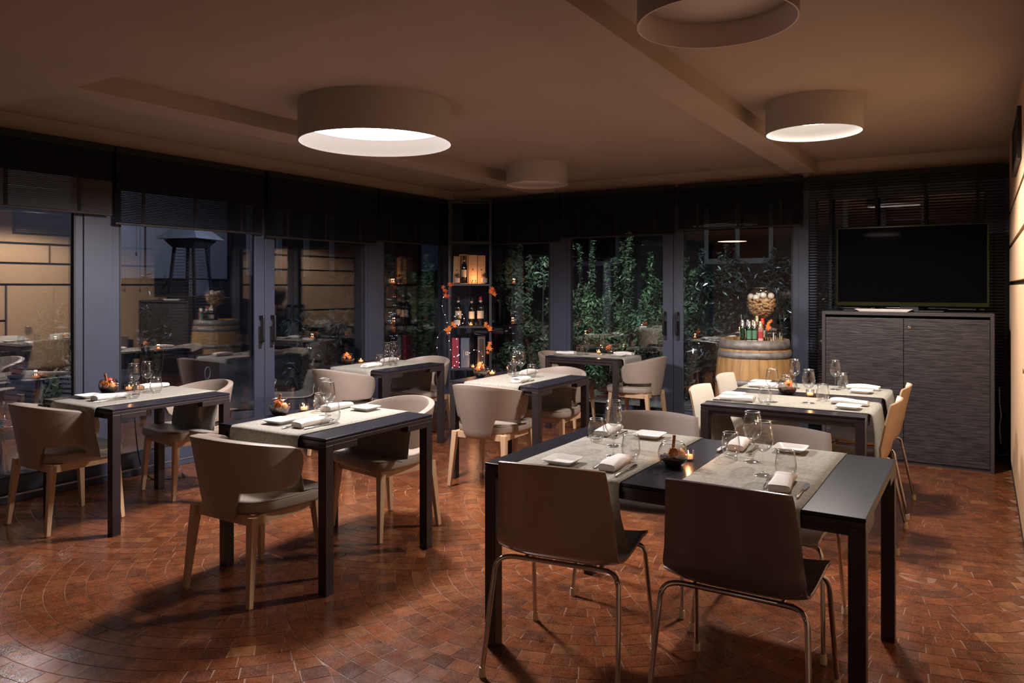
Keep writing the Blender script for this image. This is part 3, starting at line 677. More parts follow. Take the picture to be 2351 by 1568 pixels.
# ------------------------------------------------------------------ plastic shell chairs
def shell_chair(loc, rz, label, inner, outer, hs=1.0, cat='chair', group='plastic shell chairs on chrome legs'):
    t = thing('shell_chair', label, cat, (loc[0], loc[1], 0), rz, group)
    prof = smooth_path([(0, 0.262, 0.440), (0, 0.235, 0.452), (0, 0.10, 0.440), (0, -0.04, 0.430), (0, -0.125, 0.440), (0, -0.182, 0.480), (0, -0.207, 0.56), (0, -0.232, 0.69), (0, -0.262, 0.818)], 4)
    n = len(prof); W = 14; vs = []; fs = []
    for i, p in enumerate(prof):
        f = i / (n - 1)
        back = min(1, max(0, (p.z - 0.44) / 0.12)) if p.y < -0.1 else 0
        wd = 0.236 - 0.030 * (max(0, p.z - 0.5) / 0.32) if p.y < -0.1 else 0.236 + 0.006 * (p.y / 0.26)
        for k in range(W + 1):
            u = -1 + 2 * k / W; x = wd * u
            y = p.y + back * 0.036 * u * u; z = p.z + (1 - back) * 0.022 * u ** 4 * (1 if p.y < 0.2 else 0.6)
            if f < 0.02: y -= 0.008 * u * u
            if f > 0.98: z -= 0.010 * u * u
            vs.append((x, y, z * (hs if True else 1)))
    for i in range(n - 1):
        for k in range(W): fs.append((i * (W + 1) + k, i * (W + 1) + k + 1, (i + 1) * (W + 1) + k + 1, (i + 1) * (W + 1) + k))
    o = MB().add(vs, [f[::-1] for f in fs], True).build('seat_shell', [inner, outer], t)
    s = o.modifiers.new('solid', 'SOLIDIFY'); s.thickness = 0.011; s.offset = -1; s.material_offset = 1; s.material_offset_rim = 1
    b = o.modifiers.new('bevel', 'BEVEL'); b.width = 0.003; b.segments = 2; b.limit_method = 'ANGLE'; b.angle_limit = math.radians(55)
    fr = MB()
    for y in (-0.13, 0.17): fr.tube([(-0.19, y, 0.418 * hs), (0.19, y, 0.418 * hs)], 0.010, 8)
    for x in (-0.15, 0.15): fr.tube([(x, -0.13, 0.414 * hs), (x, 0.17, 0.414 * hs)], 0.008, 8)
    fr.build('under_frame', M['chrome'], t)
    for sx in (-1, 1):
        for y0, y1, y2 in ((-0.13, -0.185, -0.265), (0.17, 0.195, 0.262)):
            pts = smooth_path([(sx * 0.14, y0, 0.418 * hs), (sx * 0.205, (y0 + y1) / 2, 0.424 * hs), (sx * 0.238, y1, 0.405 * hs), (sx * 0.247, y1 + (y2 - y1) * 0.2, 0.33 * hs), (sx * 0.262, y2, 0.02)], 5)
            lg = MB().tube(pts, 0.0095, 10).build('leg', M['chrome'], t)
            MB().lathe([(0.013, 0), (0.013, 0.022), (0.011, 0.036)], 12, sx * 0.262, y2, 0).build('foot_cap', M['cap'], lg)
    return t
shell_chair((-1.37, 2.635), D(8), 'shell chair with glossy brown back in the right foreground, left of the dark one', M['greige_seat'], M['brown_shell'])
shell_chair((-0.712, 2.70), D(0), 'dark anthracite shell chair in the right foreground, nearest the camera', M['anthracite_in'], M['anthracite'])
shell_chair((-1.405, 3.46), PI + D(4), 'greige shell chair facing the camera behind the left half of the foreground table', M['greige'], M['greige'])
shell_chair((-0.785, 3.38), PI, 'greige shell chair facing the camera behind the right half of the foreground table', M['greige'], M['greige'])
shell_chair((-1.34, 4.84), -PI / 2, 'ivory shell chair at the left of the barrel table, nearer one', M['ivory'], M['tan'])
shell_chair((-1.39, 5.58), -PI / 2, 'ivory shell chair at the left of the barrel table, farther one', M['ivory'], M['greige_seat'])
shell_chair((-0.66, 4.86), PI / 2, 'tan-backed shell chair at the right of the barrel table, nearer one', M['ivory'], M['tan'])
shell_chair((-0.665, 5.59), PI / 2, 'tan-backed shell chair at the right of the barrel table, farther one', M['ivory'], M['tan'])

# ------------------------------------------------------------------ tableware
ZT = 0.7488     # on a runner
ZN = 0.745      # on the bare table top
WG = TU = PL = None
def circle(r, z, t, n=28): return MB().tube([(r * math.cos(2 * PI * i / n), r * math.sin(2 * PI * i / n), z) for i in range(n)], t, 6, closed=True)
def wine_glass(x, y, label, z=ZT):
    global WG
    g = 'stemmed wine glasses'
    if WG is None:
        WG = thing('wine_glass', label, 'wine glass', (x, y, z), 0, g)
        MB().lathe([(0.0335, 0.0), (0.034, 0.0015), (0.020, 0.004), (0.008, 0.008), (0.0045, 0.014)], 28).build('foot', M['glass'], WG)
        MB().lathe([(0.0045, 0.014), (0.0034, 0.03), (0.0032, 0.06), (0.0040, 0.082), (0.007, 0.092)], 12, capped=False).build('stem', M['glass'], WG)
        o_ = [(0.004, 0.088), (0.014, 0.093), (0.026, 0.103), (0.0355, 0.120), (0.0385, 0.138), (0.0372, 0.158), (0.0335, 0.182), (0.0300, 0.205)]
        i_ = [(r - 0.0011, z_ + (0.0015 if k == 0 else 0.0005)) for k, (r, z_) in enumerate(o_)]
        i_[0] = (0.001, 0.0935); i_[1] = (0.0125, 0.0955); i_[-1] = (0.0290, 0.205)
        wb = MB().lathe(o_ + i_[::-1], 32, capped=False).build('bowl', M['glass'], WG)
        circle(0.0296, 0.205, 0.0010).build('rim', M['rim'], wb); circle(0.0338, 0.0012, 0.0010).build('foot_edge', M['rim'], WG); return WG
    return dup(WG, (x, y, z), 0, label, group=g)
def tumbler(x, y, label, z=ZT):
    global TU
    g = 'stemless water tumblers'
    if TU is None:
        o_ = [(0.0225, 0.0), (0.026, 0.003), (0.0345, 0.018), (0.0395, 0.036), (0.0390, 0.052), (0.0350, 0.080), (0.0315, 0.104)]
        i_ = [(0.001, 0.010), (0.0225, 0.011), (0.0330, 0.022), (0.0380, 0.037), (0.0376, 0.052), (0.0337, 0.080), (0.0302, 0.104)]
        TU = MB().lathe(o_ + i_[::-1], 32, capped=False).add([], []).build('water_tumbler', M['glass'])
        circle(0.0309, 0.104, 0.0010).build('rim', M['rim'], TU); circle(0.0225, 0.0015, 0.0014).build('base_edge', M['rim'], TU)
        TU.location = (x, y, z); return tag(TU, label, 'tumbler', g)
    return dup(TU, (x, y, z), 0, label, group=g)
def plate(x, y, label, rz=0, z=ZT):
    global PL
    g = 'square white side plates'
    if PL is None:
        def ring(h, zz, p=9):
            out = []
            for i in range(32):
                u = 2 * PI * i / 32 + PI / 32; c, s = math.cos(u), math.sin(u)
                out.append((h * abs(c) ** (2 / p) * (1 if c > 0 else -1), h * abs(s) ** (2 / p) * (1 if s > 0 else -1), zz))
            return out
        lv = [ring(0.040, 0.0), ring(0.043, 0.001), ring(0.0655, 0.0185), ring(0.0675, 0.0205), ring(0.0668, 0.0218), ring(0.064, 0.0212), ring(0.046, 0.0065), ring(0.042, 0.0052), ring(0.01, 0.0050)]
        vs = sum(lv, []); fs = []
        for j in range(len(lv) - 1):
            for i in range(32): i2 = (i + 1) % 32; fs.append((j * 32 + i, j * 32 + i2, (j + 1) * 32 + i2, (j + 1) * 32 + i))
        fs.append(tuple(reversed(range(32)))); fs.append(tuple((len(lv) - 1) * 32 + i for i in range(32)))
        PL = MB().add(vs, fs, True).build('side_plate', M['china']); PL.location = (x, y, z); PL.rotation_euler = (0, 0, rz)
        return tag(PL, label, 'plate', g)
    return dup(PL, (x, y, z), rz, label, group=g)
NAPS = []
def napkin_mesh(seed):
    r = random.Random(seed); L = 0.205; n = 14; m = 22; vs = []; fs = []
    p1, p2 = r.uniform(0, 6), r.uniform(0, 6)
    for i in range(n + 1):
        f = i / n; x = (f - 0.5) * L
        hw = 0.036 + 0.0025 * math.sin(f * 7 + p1); hz = (0.0165 + 0.002 * math.sin(f * 5 + p2)) * (1 - 0.10 * abs(2 * f - 1) ** 6)
        for k in range(m):
            u = 2 * PI * k / m; c, s = math.cos(u), math.sin(u)
            y = hw * abs(c) ** 0.62 * (1 if c > 0 else -1); z = hz * abs(s) ** 0.75 * (1 if s > 0 else -1)
            z += 0.0012 * math.sin(3 * u + f * 6 + p1)
            vs.append((x + 0.004 * math.sin(2 * u + p1) * (abs(2 * f - 1) ** 8), y, z + hz + 0.003))
    for i in range(n):
        for k in range(m): k2 = (k + 1) % m; fs.append((i * m + k, i * m + k2, (i + 1) * m + k2, (i + 1) * m + k)[::-1])
    mb = MB().add(vs, fs, True)
    for e in (0, n):     # rolled layers seen at the ends
        cx = sum(vs[e * m + k][0] for k in range(m)) / m; prev = [vs[e * m + k] for k in range(m)]
        sg = -1 if e == 0 else 1
        rings = [prev]
        for j, (sc_, dx) in enumerate(((0.86, -0.004), (0.80, -0.001), (0.60, -0.006), (0.52, -0.002), (0.28, -0.007), (0.05, -0.004))):
            rings.append([(cx + sg * dx, 0 + (p[1]) * sc_, (hz + 0.003) + (p[2] - hz - 0.003) * sc_) for p in prev])
        vv = sum(rings, []); ff = []
        for j in range(len(rings) - 1):
            for k in range(m): k2 = (k + 1) % m; q = (j * m + k, j * m + k2, (j + 1) * m + k2, (j + 1) * m + k); ff.append(q if e else q[::-1])
        mb.add(vv, ff, True)
    # the loose lower flap
    fl = []; W = 6
    for i in range(n + 1):
        f = i / n
        for k in range(W + 1):
            g_ = k / W; y = -0.030 + 0.072 * g_ + 0.004 * math.sin(f * 6 + p2) * g_
            fl.append(((f - 0.5) * (L - 0.006) + 0.002, y, 0.0015 + 0.0035 * g_ * (0.5 + 0.5 * math.sin(f * 9 + p1 + g_))))
    ff = [(i * (W + 1) + k, i * (W + 1) + k + 1, (i + 1) * (W + 1) + k + 1, (i + 1) * (W + 1) + k)[::-1] for i in range(n) for k in range(W)]
    n0 = len(fl); fl2 = [(x, y, z + 0.0016) for x, y, z in fl]
    mb.add(fl2, ff, True); mb.add(fl, [q[::-1] for q in ff], True)
    return mb.mesh('napkin', M['napkin'])
for s_ in range(4): NAPS.append(napkin_mesh(s_ + 1))
def napkin(x, y, rz, label, z=ZT):
    o = bpy.data.objects.new('napkin', NAPS[int(abs(x * 37 + y * 91)) % 4]); COL.objects.link(o)
    o.location = (x, y, z); o.rotation_euler = (0, 0, rz); return tag(o, label, 'napkin', 'rolled white linen napkins')
KN = FK = None
def knife(x, y, rz, label, z=ZT):
    """centre at x, y; the blade points along +local x"""
    global KN
    if KN is None:
        KN = thing('table_knife', label, 'knife', (x, y, z), rz, 'steel table knives')
        MB().tube([(-0.105, 0, 0.005), (-0.09, 0, 0.0055), (-0.04, 0, 0.0050), (0.0, 0, 0.0045), (0.01, 0, 0.0045)], [0.0040, 0.0055, 0.0045, 0.0040, 0.0030], 10).build('knife_handle', M['steel'], KN)
        bl = MB(); pr = [(0.008, -0.004, 0.005), (0.03, -0.009, 0.009), (0.09, -0.010, 0.009), (0.112, -0.004, 0.007)]
        vs = []; 
        for x_, y0, y1 in pr: vs += [(x_, y0, 0.0038), (x_, y1, 0.0038), (x_, y1, 0.0052), (x_, y0, 0.0052)]
        fs = [(0, 1, 2, 3), (15, 14, 13, 12)]
        for i in range(3):
            for k in range(4): k2 = (k + 1) % 4; fs.append((i * 4 + k, (i + 1) * 4 + k, (i + 1) * 4 + k2, i * 4 + k2))
        bl.add(vs, fs).build('blade', M['steel'], KN); return KN
    return dup(KN, (x, y, z), rz, label)
def fork(x, y, rz, label, z=ZT):
    global FK
    if FK is None:
        FK = thing('table_fork', label, 'fork', (x, y, z), rz, 'steel table forks')
        MB().tube([(-0.10, 0, 0.004), (-0.08, 0, 0.005), (-0.02, 0, 0.006), (0.03, 0, 0.009)], [0.0050, 0.0055, 0.0032, 0.0026], 8).build('fork_handle', M['steel'], FK)
        MB().bar((0.028, 0, 0.009), (0.060, 0, 0.006), 0.006, 0.024, 0.0018, 0.0018).build('neck', M['steel'], FK)
        for k in range(4):
            y_ = -0.0102 + k * 0.0068
            MB().bar((0.058, y_, 0.0062), (0.102, y_ * 0.9, 0.0105), 0.0032, 0.0020, 0.0018, 0.0014).build('tine', M['steel'], FK)
        return FK
    return dup(FK, (x, y, z), rz, label)

def maple(mb, c, nrm, size, rot=0, mi=0):
    """one lobed leaf with a folded midrib"""
    pts = []
    lobes = [(90, 1.0), (60, 0.45), (38, 0.92), (12, 0.42), (-18, 0.78), (-48, 0.36), (-80, 0.30), (-100, 0.30), (-132, 0.36), (-162, 0.78), (168, 0.42), (142, 0.92), (120, 0.45)]
    nrm = Vector(nrm).normalized(); u = nrm.cross(Vector((0.13, 0.2, 0.97))).normalized(); v = nrm.cross(u)
    c = Vector(c); vs = [c + nrm * size * 0.10]
    for a, l in lobes:
        t = math.radians(a + rot); rr = size * l; vs.append(c + (u * math.cos(t) + v * math.sin(t)) * rr + nrm * (-0.18 * rr * l if l > 0.5 else 0.04 * size))
    n = len(lobes); fs = [(0, i + 1, (i + 1) % n + 1) for i in range(n)]
    mb.add(vs, fs, False, mi)
def fishbowl(x, y, label, style=0, seed=0, z=ZN, r=0.060):
    t = thing('fishbowl_centrepiece', label, 'centrepiece', (x, y, z), 0, 'glass fishbowl centrepieces')
    k = r / 0.060; rd = random.Random(seed)
    o_ = [(0.026 * k, 0.0)]; i_ = []
    for a in range(-58, 47, 8): o_.append((r * math.cos(D(a)), (0.052 * k + r * math.sin(D(a)))))
    o_ = [(rr, z_ - 0.0008) for rr, z_ in o_]
    for a in range(46, -90, -8): i_.append(((r - 0.0016) * math.cos(D(a)), 0.0525 * k + (r - 0.0016) * math.sin(D(a))))
    i_.append((0.0005, i_[-1][1] - 0.0002))
    gb_ = MB().lathe(o_ + i_, 36, capped=False).build('glass_bowl', M['glass'], t)
    circle(r * math.cos(D(46)) - 0.0008, 0.052 * k + r * math.sin(D(46)), 0.0014).build('rim', M['rim'], gb_)
    # beans: heaped fill of small ovals
    fb = MB(); zf = 0.038 * k
    prof = [(0.001, 0.0525 * k - (r - 0.004))]
    for a in range(-80, -9, 10):
        rr, zz = (r - 0.004) * math.cos(D(a)), 0.0525 * k + (r - 0.004) * math.sin(D(a))
        if zz < zf: prof.append((rr, zz))
    prof += [(prof[-1][0] * 0.99, zf), (0.0001, zf + 0.003)]
    fb.lathe(prof, 20, capped=False)
    for _ in range(150):
        a = rd.uniform(0, 2 * PI)
        if rd.random() < 0.6: q = math.sqrt(rd.random()) * prof[-2][0]; p = (q * math.cos(a), q * math.sin(a), zf + 0.002)
        else: b_ = rd.uniform(-60, -15); q = (r - 0.005) * math.cos(D(b_)); p = (q * math.cos(a), q * math.sin(a), min(zf, 0.0525 * k + (r - 0.005) * math.sin(D(b_))))
        fb.ball(p, 0.0045, 6, 4, 1.0, rd.uniform(0.7, 1.3), 0.7)
    fb.build('coffee_beans', M['beans'], t, stuff=True)
    # camera-side direction is roughly (0.5,-0.85)
    if style in (0, 2, 3):
        sl = MB().lathe([(0.0001, -0.002), (0.020, -0.002), (0.0215, -0.001), (0.0215, 0.001), (0.020, 0.002), (0.0001, 0.002)], 20, capped=False)
        for j in range(9):
            a0, a1 = 2 * PI * (j + 0.08) / 9, 2 * PI * (j + 0.92) / 9
            pts_ = [(0.003 * math.cos((a0 + a1) / 2), 0.003 * math.sin((a0 + a1) / 2))] + [(0.0180 * math.cos(a0 + (a1 - a0) * q / 3), 0.0180 * math.sin(a0 + (a1 - a0) * q / 3)) for q in range(4)]
            for sg in (1, -1): sl.add([(p_[0], p_[1], sg * 0.0024) for p_ in pts_], [(0, 1, 2, 3, 4) if sg > 0 else (4, 3, 2, 1, 0)], False, 1)
        o = sl.build('dried_orange_slice', [M['orange'], M['pulp']], t); o.location = (0.012 * k, -0.024 * k, 0.058 * k); o.rotation_euler = (D(68), 0, D(28))
        o = MB().lathe([(0.0001, -0.002), (0.019, -0.002), (0.019, 0.002), (0.0001, 0.002)], 18, capped=False).build('dried_orange_slice', M['orange'], t); o.location = (0.034 * k, 0.006, 0.056 * k); o.rotation_euler = (D(60), D(20), D(60))
    if style in (0, 2):
        o = MB().tube([(0, 0, 0), (0.001, 0.001, 0.075 * k)], 0.0065, 9).build('cinnamon_stick', M['cinnamon'], t); o.location = (0.0, -0.004, 0.050 * k); o.rotation_euler = (D(-4), D(3), 0)
    if style == 3:
        for a in (-24, -14):
            o = MB().tube([(0, 0, 0), (0.001, 0.001, 0.085 * k)], 0.0050, 9).build('cinnamon_stick', M['cinnamon'], t); o.location = (0.004, -0.008, 0.048 * k); o.rotation_euler = (D(2), D(a), 0)
    nl = {0: 3, 1: 8, 2: 6, 3: 10}[style]
    for j in range(nl):
        lm = MB(); a = rd.uniform(0, 2 * PI); rad = (0.022 if style != 3 else 0.030) * k
        hz = rd.uniform(0.055, 0.088 if style != 0 else 0.075) * k + (0.018 * k if style in (1, 3) and j < 3 else 0)
        maple(lm, (rad * math.cos(a) * (0.4 if j < 3 else 1), rad * math.sin(a) * (0.4 if j < 3 else 1), hz), (rd.uniform(-1, 1) + 0.5, rd.uniform(-1, 0.4) - 0.8, rd.uniform(0, 0.8)), (0.022 if style == 0 else 0.029) * k, rd.uniform(0, 360))
        lm.build('maple_leaf', M['leaf_orange'] if style in (1, 2) or j % 2 else M['leaf_red'], t)
    return t
CA = None
def candle(x, y, label, z=ZN, group='tealights in ribbed glass cups', power=0.55):
    global CA
    if CA is None:
        CA = thing('tealight', label, 'candle', (x, y, z), 0, group)
        cup = [(0.022, 0.0), (0.0245, 0.003), (0.026, 0.046), (0.0235, 0.046), (0.022, 0.010), (0.0005, 0.009)]
        c = MB().lathe(cup, 24, capped=True)
        for k in range(12): a = k * PI / 6; c.bar((0.0246 * math.cos(a), 0.0246 * math.sin(a), 0.004), (0.0262 * math.cos(a), 0.0262 * math.sin(a), 0.044), 0.003)
        c.build('glass_cup', M['glass'], CA)
        MB().lathe([(0.0001, 0.010), (0.019, 0.010), (0.019, 0.025), (0.0001, 0.025)], 20, capped=False).build('wax', M['wax'], CA)
        MB().lathe([(0.0002, 0.026), (0.0024, 0.029), (0.0028, 0.032), (0.0014, 0.038), (0.0002, 0.043)], 10, capped=False).build('flame', M['flame'], CA)
        o = CA
    else: o = dup(CA, (x, y, z), 0, label, group=group)
    l = bpy.data.lights.new('candle_glow', 'POINT'); l.energy = power; l.color = (1.0, 0.42, 0.16); l.shadow_soft_size = 0.004
    lo = bpy.data.objects.new('candle_glow', l); COL.objects.link(lo); lo.location = (x, y, z + 0.062)
    return o

# --- left foreground table (T2)
k = PH['T2']
plate(-3.12, 2.70, 'square white plate at the near end of the left foreground table', D(3)); plate(-3.03, 3.25, 'square white plate at the far end of the left foreground table', D(2))
napkin(-2.935, 2.745, D(93), 'rolled white napkin at the near end of the left foreground table'); napkin(-3.19, 3.18, D(95), 'rolled white napkin at the far end of the left foreground table')
knife(-2.870, 2.74, D(91), 'steel knife right of the near napkin ' + k); fork(-2.985, 2.69, D(96), 'steel fork poking out from the near napkin ' + k)
wine_glass(-3.085, 2.985, 'farther wine glass ' + k); wine_glass(-2.975, 2.900, 'nearer wine glass ' + k)
tumbler(-3.215, 3.075, 'tumbler behind the wine glasses ' + k); tumbler(-2.893, 2.855, 'tumbler in front of the wine glasses ' + k)
fishbowl(-3.33, 2.88, 'fishbowl with cinnamon stick and glowing orange slices ' + k, 2, 5, r=0.057); candle(-3.315, 3.045, 'lit tealight beside the fishbowl ' + k)
# --- far-left table (T1)
k = PH['T1']
plate(-4.87, 2.665, 'square white plate at the near end of the far-left window table'); napkin(-4.70, 2.70, D(92), 'rolled white napkin at the near end of the far-left window table')
napkin(-4.94, 3.15, D(97), 'rolled white napkin at the far end of the far-left window table'); knife(-4.625, 2.655, D(91), 'steel knife beside the near napkin ' + k)
wine_glass(-4.76, 2.90, 'nearer wine glass ' + k); wine_glass(-4.82, 3.03, 'farther wine glass ' + k); tumbler(-4.60, 2.80, 'nearer tumbler ' + k); tumbler(-4.72, 3.03, 'farther tumbler ' + k)
fishbowl(-5.00, 2.865, 'fishbowl overflowing with red leaves and cinnamon sticks ' + k, 3, 11, r=0.061); candle(-5.00, 3.01, 'lit tealight beside the fishbowl ' + k)
# --- T4
k = PH['T4']
napkin(-4.60, 5.01, D(92), 'rolled white napkin at the near end of the table beyond the left double door'); napkin(-4.80, 5.48, D(95), 'rolled white napkin at the far end of the table beyond the left double door')
wine_glass(-4.60, 5.22, 'nearer wine glass ' + k); wine_glass(-4.62, 5.33, 'farther wine glass ' + k); tumbler(-4.58, 5.10, 'nearer tumbler ' + k); tumbler(-4.49, 5.17, 'farther tumbler ' + k)
fishbowl(-4.98, 5.10, 'fishbowl heaped with orange leaves ' + k, 1, 21, r=0.060); candle(-4.965, 5.26, 'lit tealight beside the fishbowl ' + k)
# --- T5
k = PH['T5']
napkin(-2.945, 4.84, D(98), 'rolled white napkin at the near end of the middle table'); napkin(-3.15, 5.30, D(95), 'rolled white napkin at the far end of the middle table')
knife(-2.885, 4.84, D(95), 'steel knife beside the near napkin ' + k)
wine_glass(-3.14, 5.08, 'left wine glass ' + k); wine_glass(-3.06, 5.03, 'right wine glass ' + k); tumbler(-3.215, 5.14, 'tumbler behind the wine glasses ' + k); tumbler(-3.005, 5.10, 'tumbler right of the wine glasses ' + k)
fishbowl(-3.375, 4.93, 'fishbowl with a tilted orange leaf bunch ' + k, 1, 33, r=0.060); candle(-3.37, 5.09, 'lit tealight beside the fishbowl ' + k)
# --- T6
k = PH['T6']
napkin(-3.72, 7.03, D(3), 'rolled white napkin at the left end of the back table'); napkin(-3.17, 7.27, D(-3), 'rolled white napkin at the right end of the back table')
plate(-3.15, 7.10, 'square white plate at the right end of the back table', D(2)); knife(-3.72, 6.945, D(1), 'steel knife in front of the left napkin ' + k)
tumbler(-3.555, 7.02, 'left tumbler ' + k); wine_glass(-3.545, 7.15, 'left wine glass ' + k); candle(-3.47, 7.30, 'lit tealight between the wine glasses ' + k, ZT); wine_glass(-3.40, 7.24, 'right wine glass ' + k); tumbler(-3.315, 7.27, 'right tumbler ' + k)
fishbowl(-3.42, 7.44, 'fishbowl with red leaves behind the right tumbler ' + k, 1, 40, r=0.050)
# --- right foreground table (F)
k = PH['F']
plate(-1.44, 2.69, 'square white plate on the left runner, before the brown-backed chair', D(2)); plate(-1.335, 3.365, 'square white plate on the left runner, far side', D(2)); plate(-0.705, 3.41, 'square white plate on the right runner, far side', D(1))
napkin(-1.235, 2.755, D(94), 'rolled white napkin on the left runner, near side'); napkin(-1.545, 3.36, D(94), 'rolled white napkin on the left runner, far side')
napkin(-0.915, 3.375, D(95), 'rolled white napkin on the right runner, far side'); napkin(-0.607, 2.80, D(95), 'rolled white napkin on the right runner, near side')
fork(-1.295, 2.77, D(92), 'fork left of the near napkin on the left runner'); knife(-1.168, 2.70, D(91), 'knife right of the near napkin on the left runner')
fork(-0.665, 2.82, D(97), 'fork left of the near napkin on the right runner'); knife(-0.532, 2.76, D(91), 'knife right of the near napkin on the right runner')
fork(-1.475, 3.33, D(-88), 'fork beside the far napkin on the left runner'); fork(-0.845, 3.32, D(-88), 'fork beside the far napkin on the right runner')
knife(-1.605 + 0.01, 3.33, D(-89), 'knife beside the far napkin on the left runner'); knife(-0.975, 3.35, D(-89), 'knife beside the far napkin on the right runner')
wine_glass(-1.315, 2.91, 'nearer wine glass on the left runner, right foreground table'); wine_glass(-1.40, 3.10, 'farther wine glass on the left runner, right foreground table')
tumbler(-1.515, 3.16, 'farther tumbler on the left runner, right foreground table'); tumbler(-1.235, 2.905, 'nearer tumbler on the left runner, right foreground table')
wine_glass(-0.795, 3.12, 'farther wine glass on the right runner, right foreground table'); wine_glass(-0.705, 2.92, 'nearer wine glass on the right runner, right foreground table')
tumbler(-0.895, 3.16, 'farther tumbler on the right runner, right foreground table'); tumbler(-0.625, 2.935, 'nearer tumbler on the right runner, right foreground table')
fishbowl(-1.05, 2.895, 'fishbowl with dried orange slice and upright cinnamon stick between the two runners', 0, 3, r=0.060); candle(-1.03, 3.02, 'lit tealight behind the fishbowl between the two runners')
# --- barrel table (T7)
napkin(-1.30, 4.735, D(1), 'rolled napkin at the left end of the nearer runner, barrel table'); knife(-1.33, 4.675, D(1), 'knife in front of the left napkin on the nearer runner, barrel table')
plate(-1.375, 4.93, 'square plate at the left end of the nearer runner, barrel table', D(2)); plate(-0.665, 4.775, 'square plate at the right end of the nearer runner, barrel table', D(-3))
napkin(-0.68, 4.935, D(-2), 'rolled napkin at the right end of the nearer runner, barrel table')
tumbler(-1.125, 4.70, 'left tumbler on the nearer runner, barrel table'); wine_glass(-1.105, 4.805, 'left wine glass on the nearer runner, barrel table')
wine_glass(-0.905, 4.885, 'right wine glass on the nearer runner, barrel table'); tumbler(-0.847, 5.02, 'right tumbler on the nearer runner, barrel table')
fishbowl(-1.105, 5.235, 'fishbowl with an orange flower-like leaf on beans between the barrel table runners', 1, 55, r=0.062); candle(-0.955, 5.20, 'lit tealight in the middle of the barrel table')
napkin(-1.31, 5.46, D(2), 'rolled napkin at the left end of the farther runner, barrel table'); plate(-1.385, 5.68, 'square plate at the left end of the farther runner, barrel table')
tumbler(-1.15, 5.42, 'left tumbler on the farther runner, barrel table'); wine_glass(-1.115, 5.53, 'left wine glass on the farther runner, barrel table')
wine_glass(-0.865, 5.61, 'right wine glass on the farther runner, barrel table'); tumbler(-0.835, 5.74, 'right tumbler on the farther runner, barrel table')
napkin(-0.70, 5.71, D(-2), 'rolled napkin at the right end of the farther runner, barrel table'); plate(-0.69, 5.53, 'square plate at the right end of the farther runner, barrel table', D(-2))

# ------------------------------------------------------------------ cabinet and television
cx0, cx1, cy0, cy1, ch = -1.185, 0.080, 6.98, 7.42, 1.25
cab = thing('storage_cabinet', 'tall dark cabinet with two rippled-grain doors under the television', 'cabinet', ((cx0 + cx1) / 2, cy0, 0))
hw = (cx1 - cx0) / 2; dp = cy1 - cy0
MB().box(-hw, 0.0, ch - 0.028, hw, dp, ch).build('top_board', M['cab'], cab, bevel=0.002)
MB().box(-hw, 0.0, 0.0, -hw + 0.028, dp, ch - 0.028).build('side_panel', M['cab'], cab, bevel=0.002)
MB().box(hw - 0.028, 0.0, 0.0, hw, dp, ch - 0.028).build('side_panel', M['cab'], cab, bevel=0.002)
MB().box(-hw + 0.028, 0.02, 0.0, hw - 0.028, 0.04, 0.05).build('plinth', M['cab'], cab)
MB().box(-hw + 0.028, dp - 0.01, 0.03, hw - 0.028, dp, ch - 0.028).build('back_panel', M['cab'], cab)
dA = MB().box(-hw + 0.031, 0.004, 0.03, -0.002, 0.022, ch - 0.05).build('door', M['cabdoor'], cab, bevel=0.0015)
dB = MB().box(0.002, 0.004, 0.03, hw - 0.031, 0.022, ch - 0.05).build('door', M['cabdoor'], cab, bevel=0.0015)
lk = MB().lathe([(0.014, 0.0), (0.014, 0.004), (0.010, 0.006), (0.0003, 0.006)], 18).build('lock', M['steel'], dB); lk.location = (0.04, 0.004, ch - 0.125); lk.rotation_euler = (D(90), 0, 0)
tv = thing('television', 'large switched-off flat television with greenish glossy rim on the cabinet', 'television', (-0.53, 7.22, ch), 0)
tw, tz0, tz1 = 0.575, 0.045, 0.735
MB().box(-tw, 0.0, tz0, tw, 0.045, tz1).build('casing', M['bezel'], tv, bevel=0.004)
MB().box(-tw + 0.014, -0.002, tz0 + 0.035, tw - 0.014, 0.002, tz1 - 0.012).build('screen', M['screen'], tv)
MB().box(-tw + 0.01, -0.006, tz0 + 0.002, tw - 0.01, 0.0, tz0 + 0.018).build('lower_trim', M['bezel'], tv, bevel=0.002)
MB().box(-0.07, 0.01, 0.012, 0.07, 0.04, tz0 + 0.02).build('neck', M['black'], tv); MB().box(-0.26, -0.08, 0.0, 0.26, 0.12, 0.012).build('stand', M['black'], tv, bevel=0.003)
wb_ = MB(); wb_.add([(-0.17, -0.05, 0), (0.19, -0.05, 0), (0.19, 0.05, 0), (-0.17, 0.05, 0), (-0.21, -0.06, 0.022), (0.23, -0.06, 0.022), (0.23, 0.06, 0.022), (-0.21, 0.06, 0.022)],
    [(0, 3, 2, 1), (4, 5, 6, 7), (0, 1, 5, 4), (1, 2, 6, 5), (2, 3, 7, 6), (3, 0, 4, 7)])
wbx = wb_.build('router', M['white_box'], bevel=0.003); wbx.location = (-0.72, 7.07, ch + 0.001); tag(wbx, 'low white tapered box on the cabinet below the television', 'box')
rc = MB().box(-0.05, -0.02, 0, 0.05, 0.02, 0.014).build('remote_control', M['black'], bevel=0.004); rc.location = (-0.98, 7.10, ch + 0.001); rc.rotation_euler = (0, 0, 0.2); tag(rc, 'small black remote control left of the white box', 'remote control')

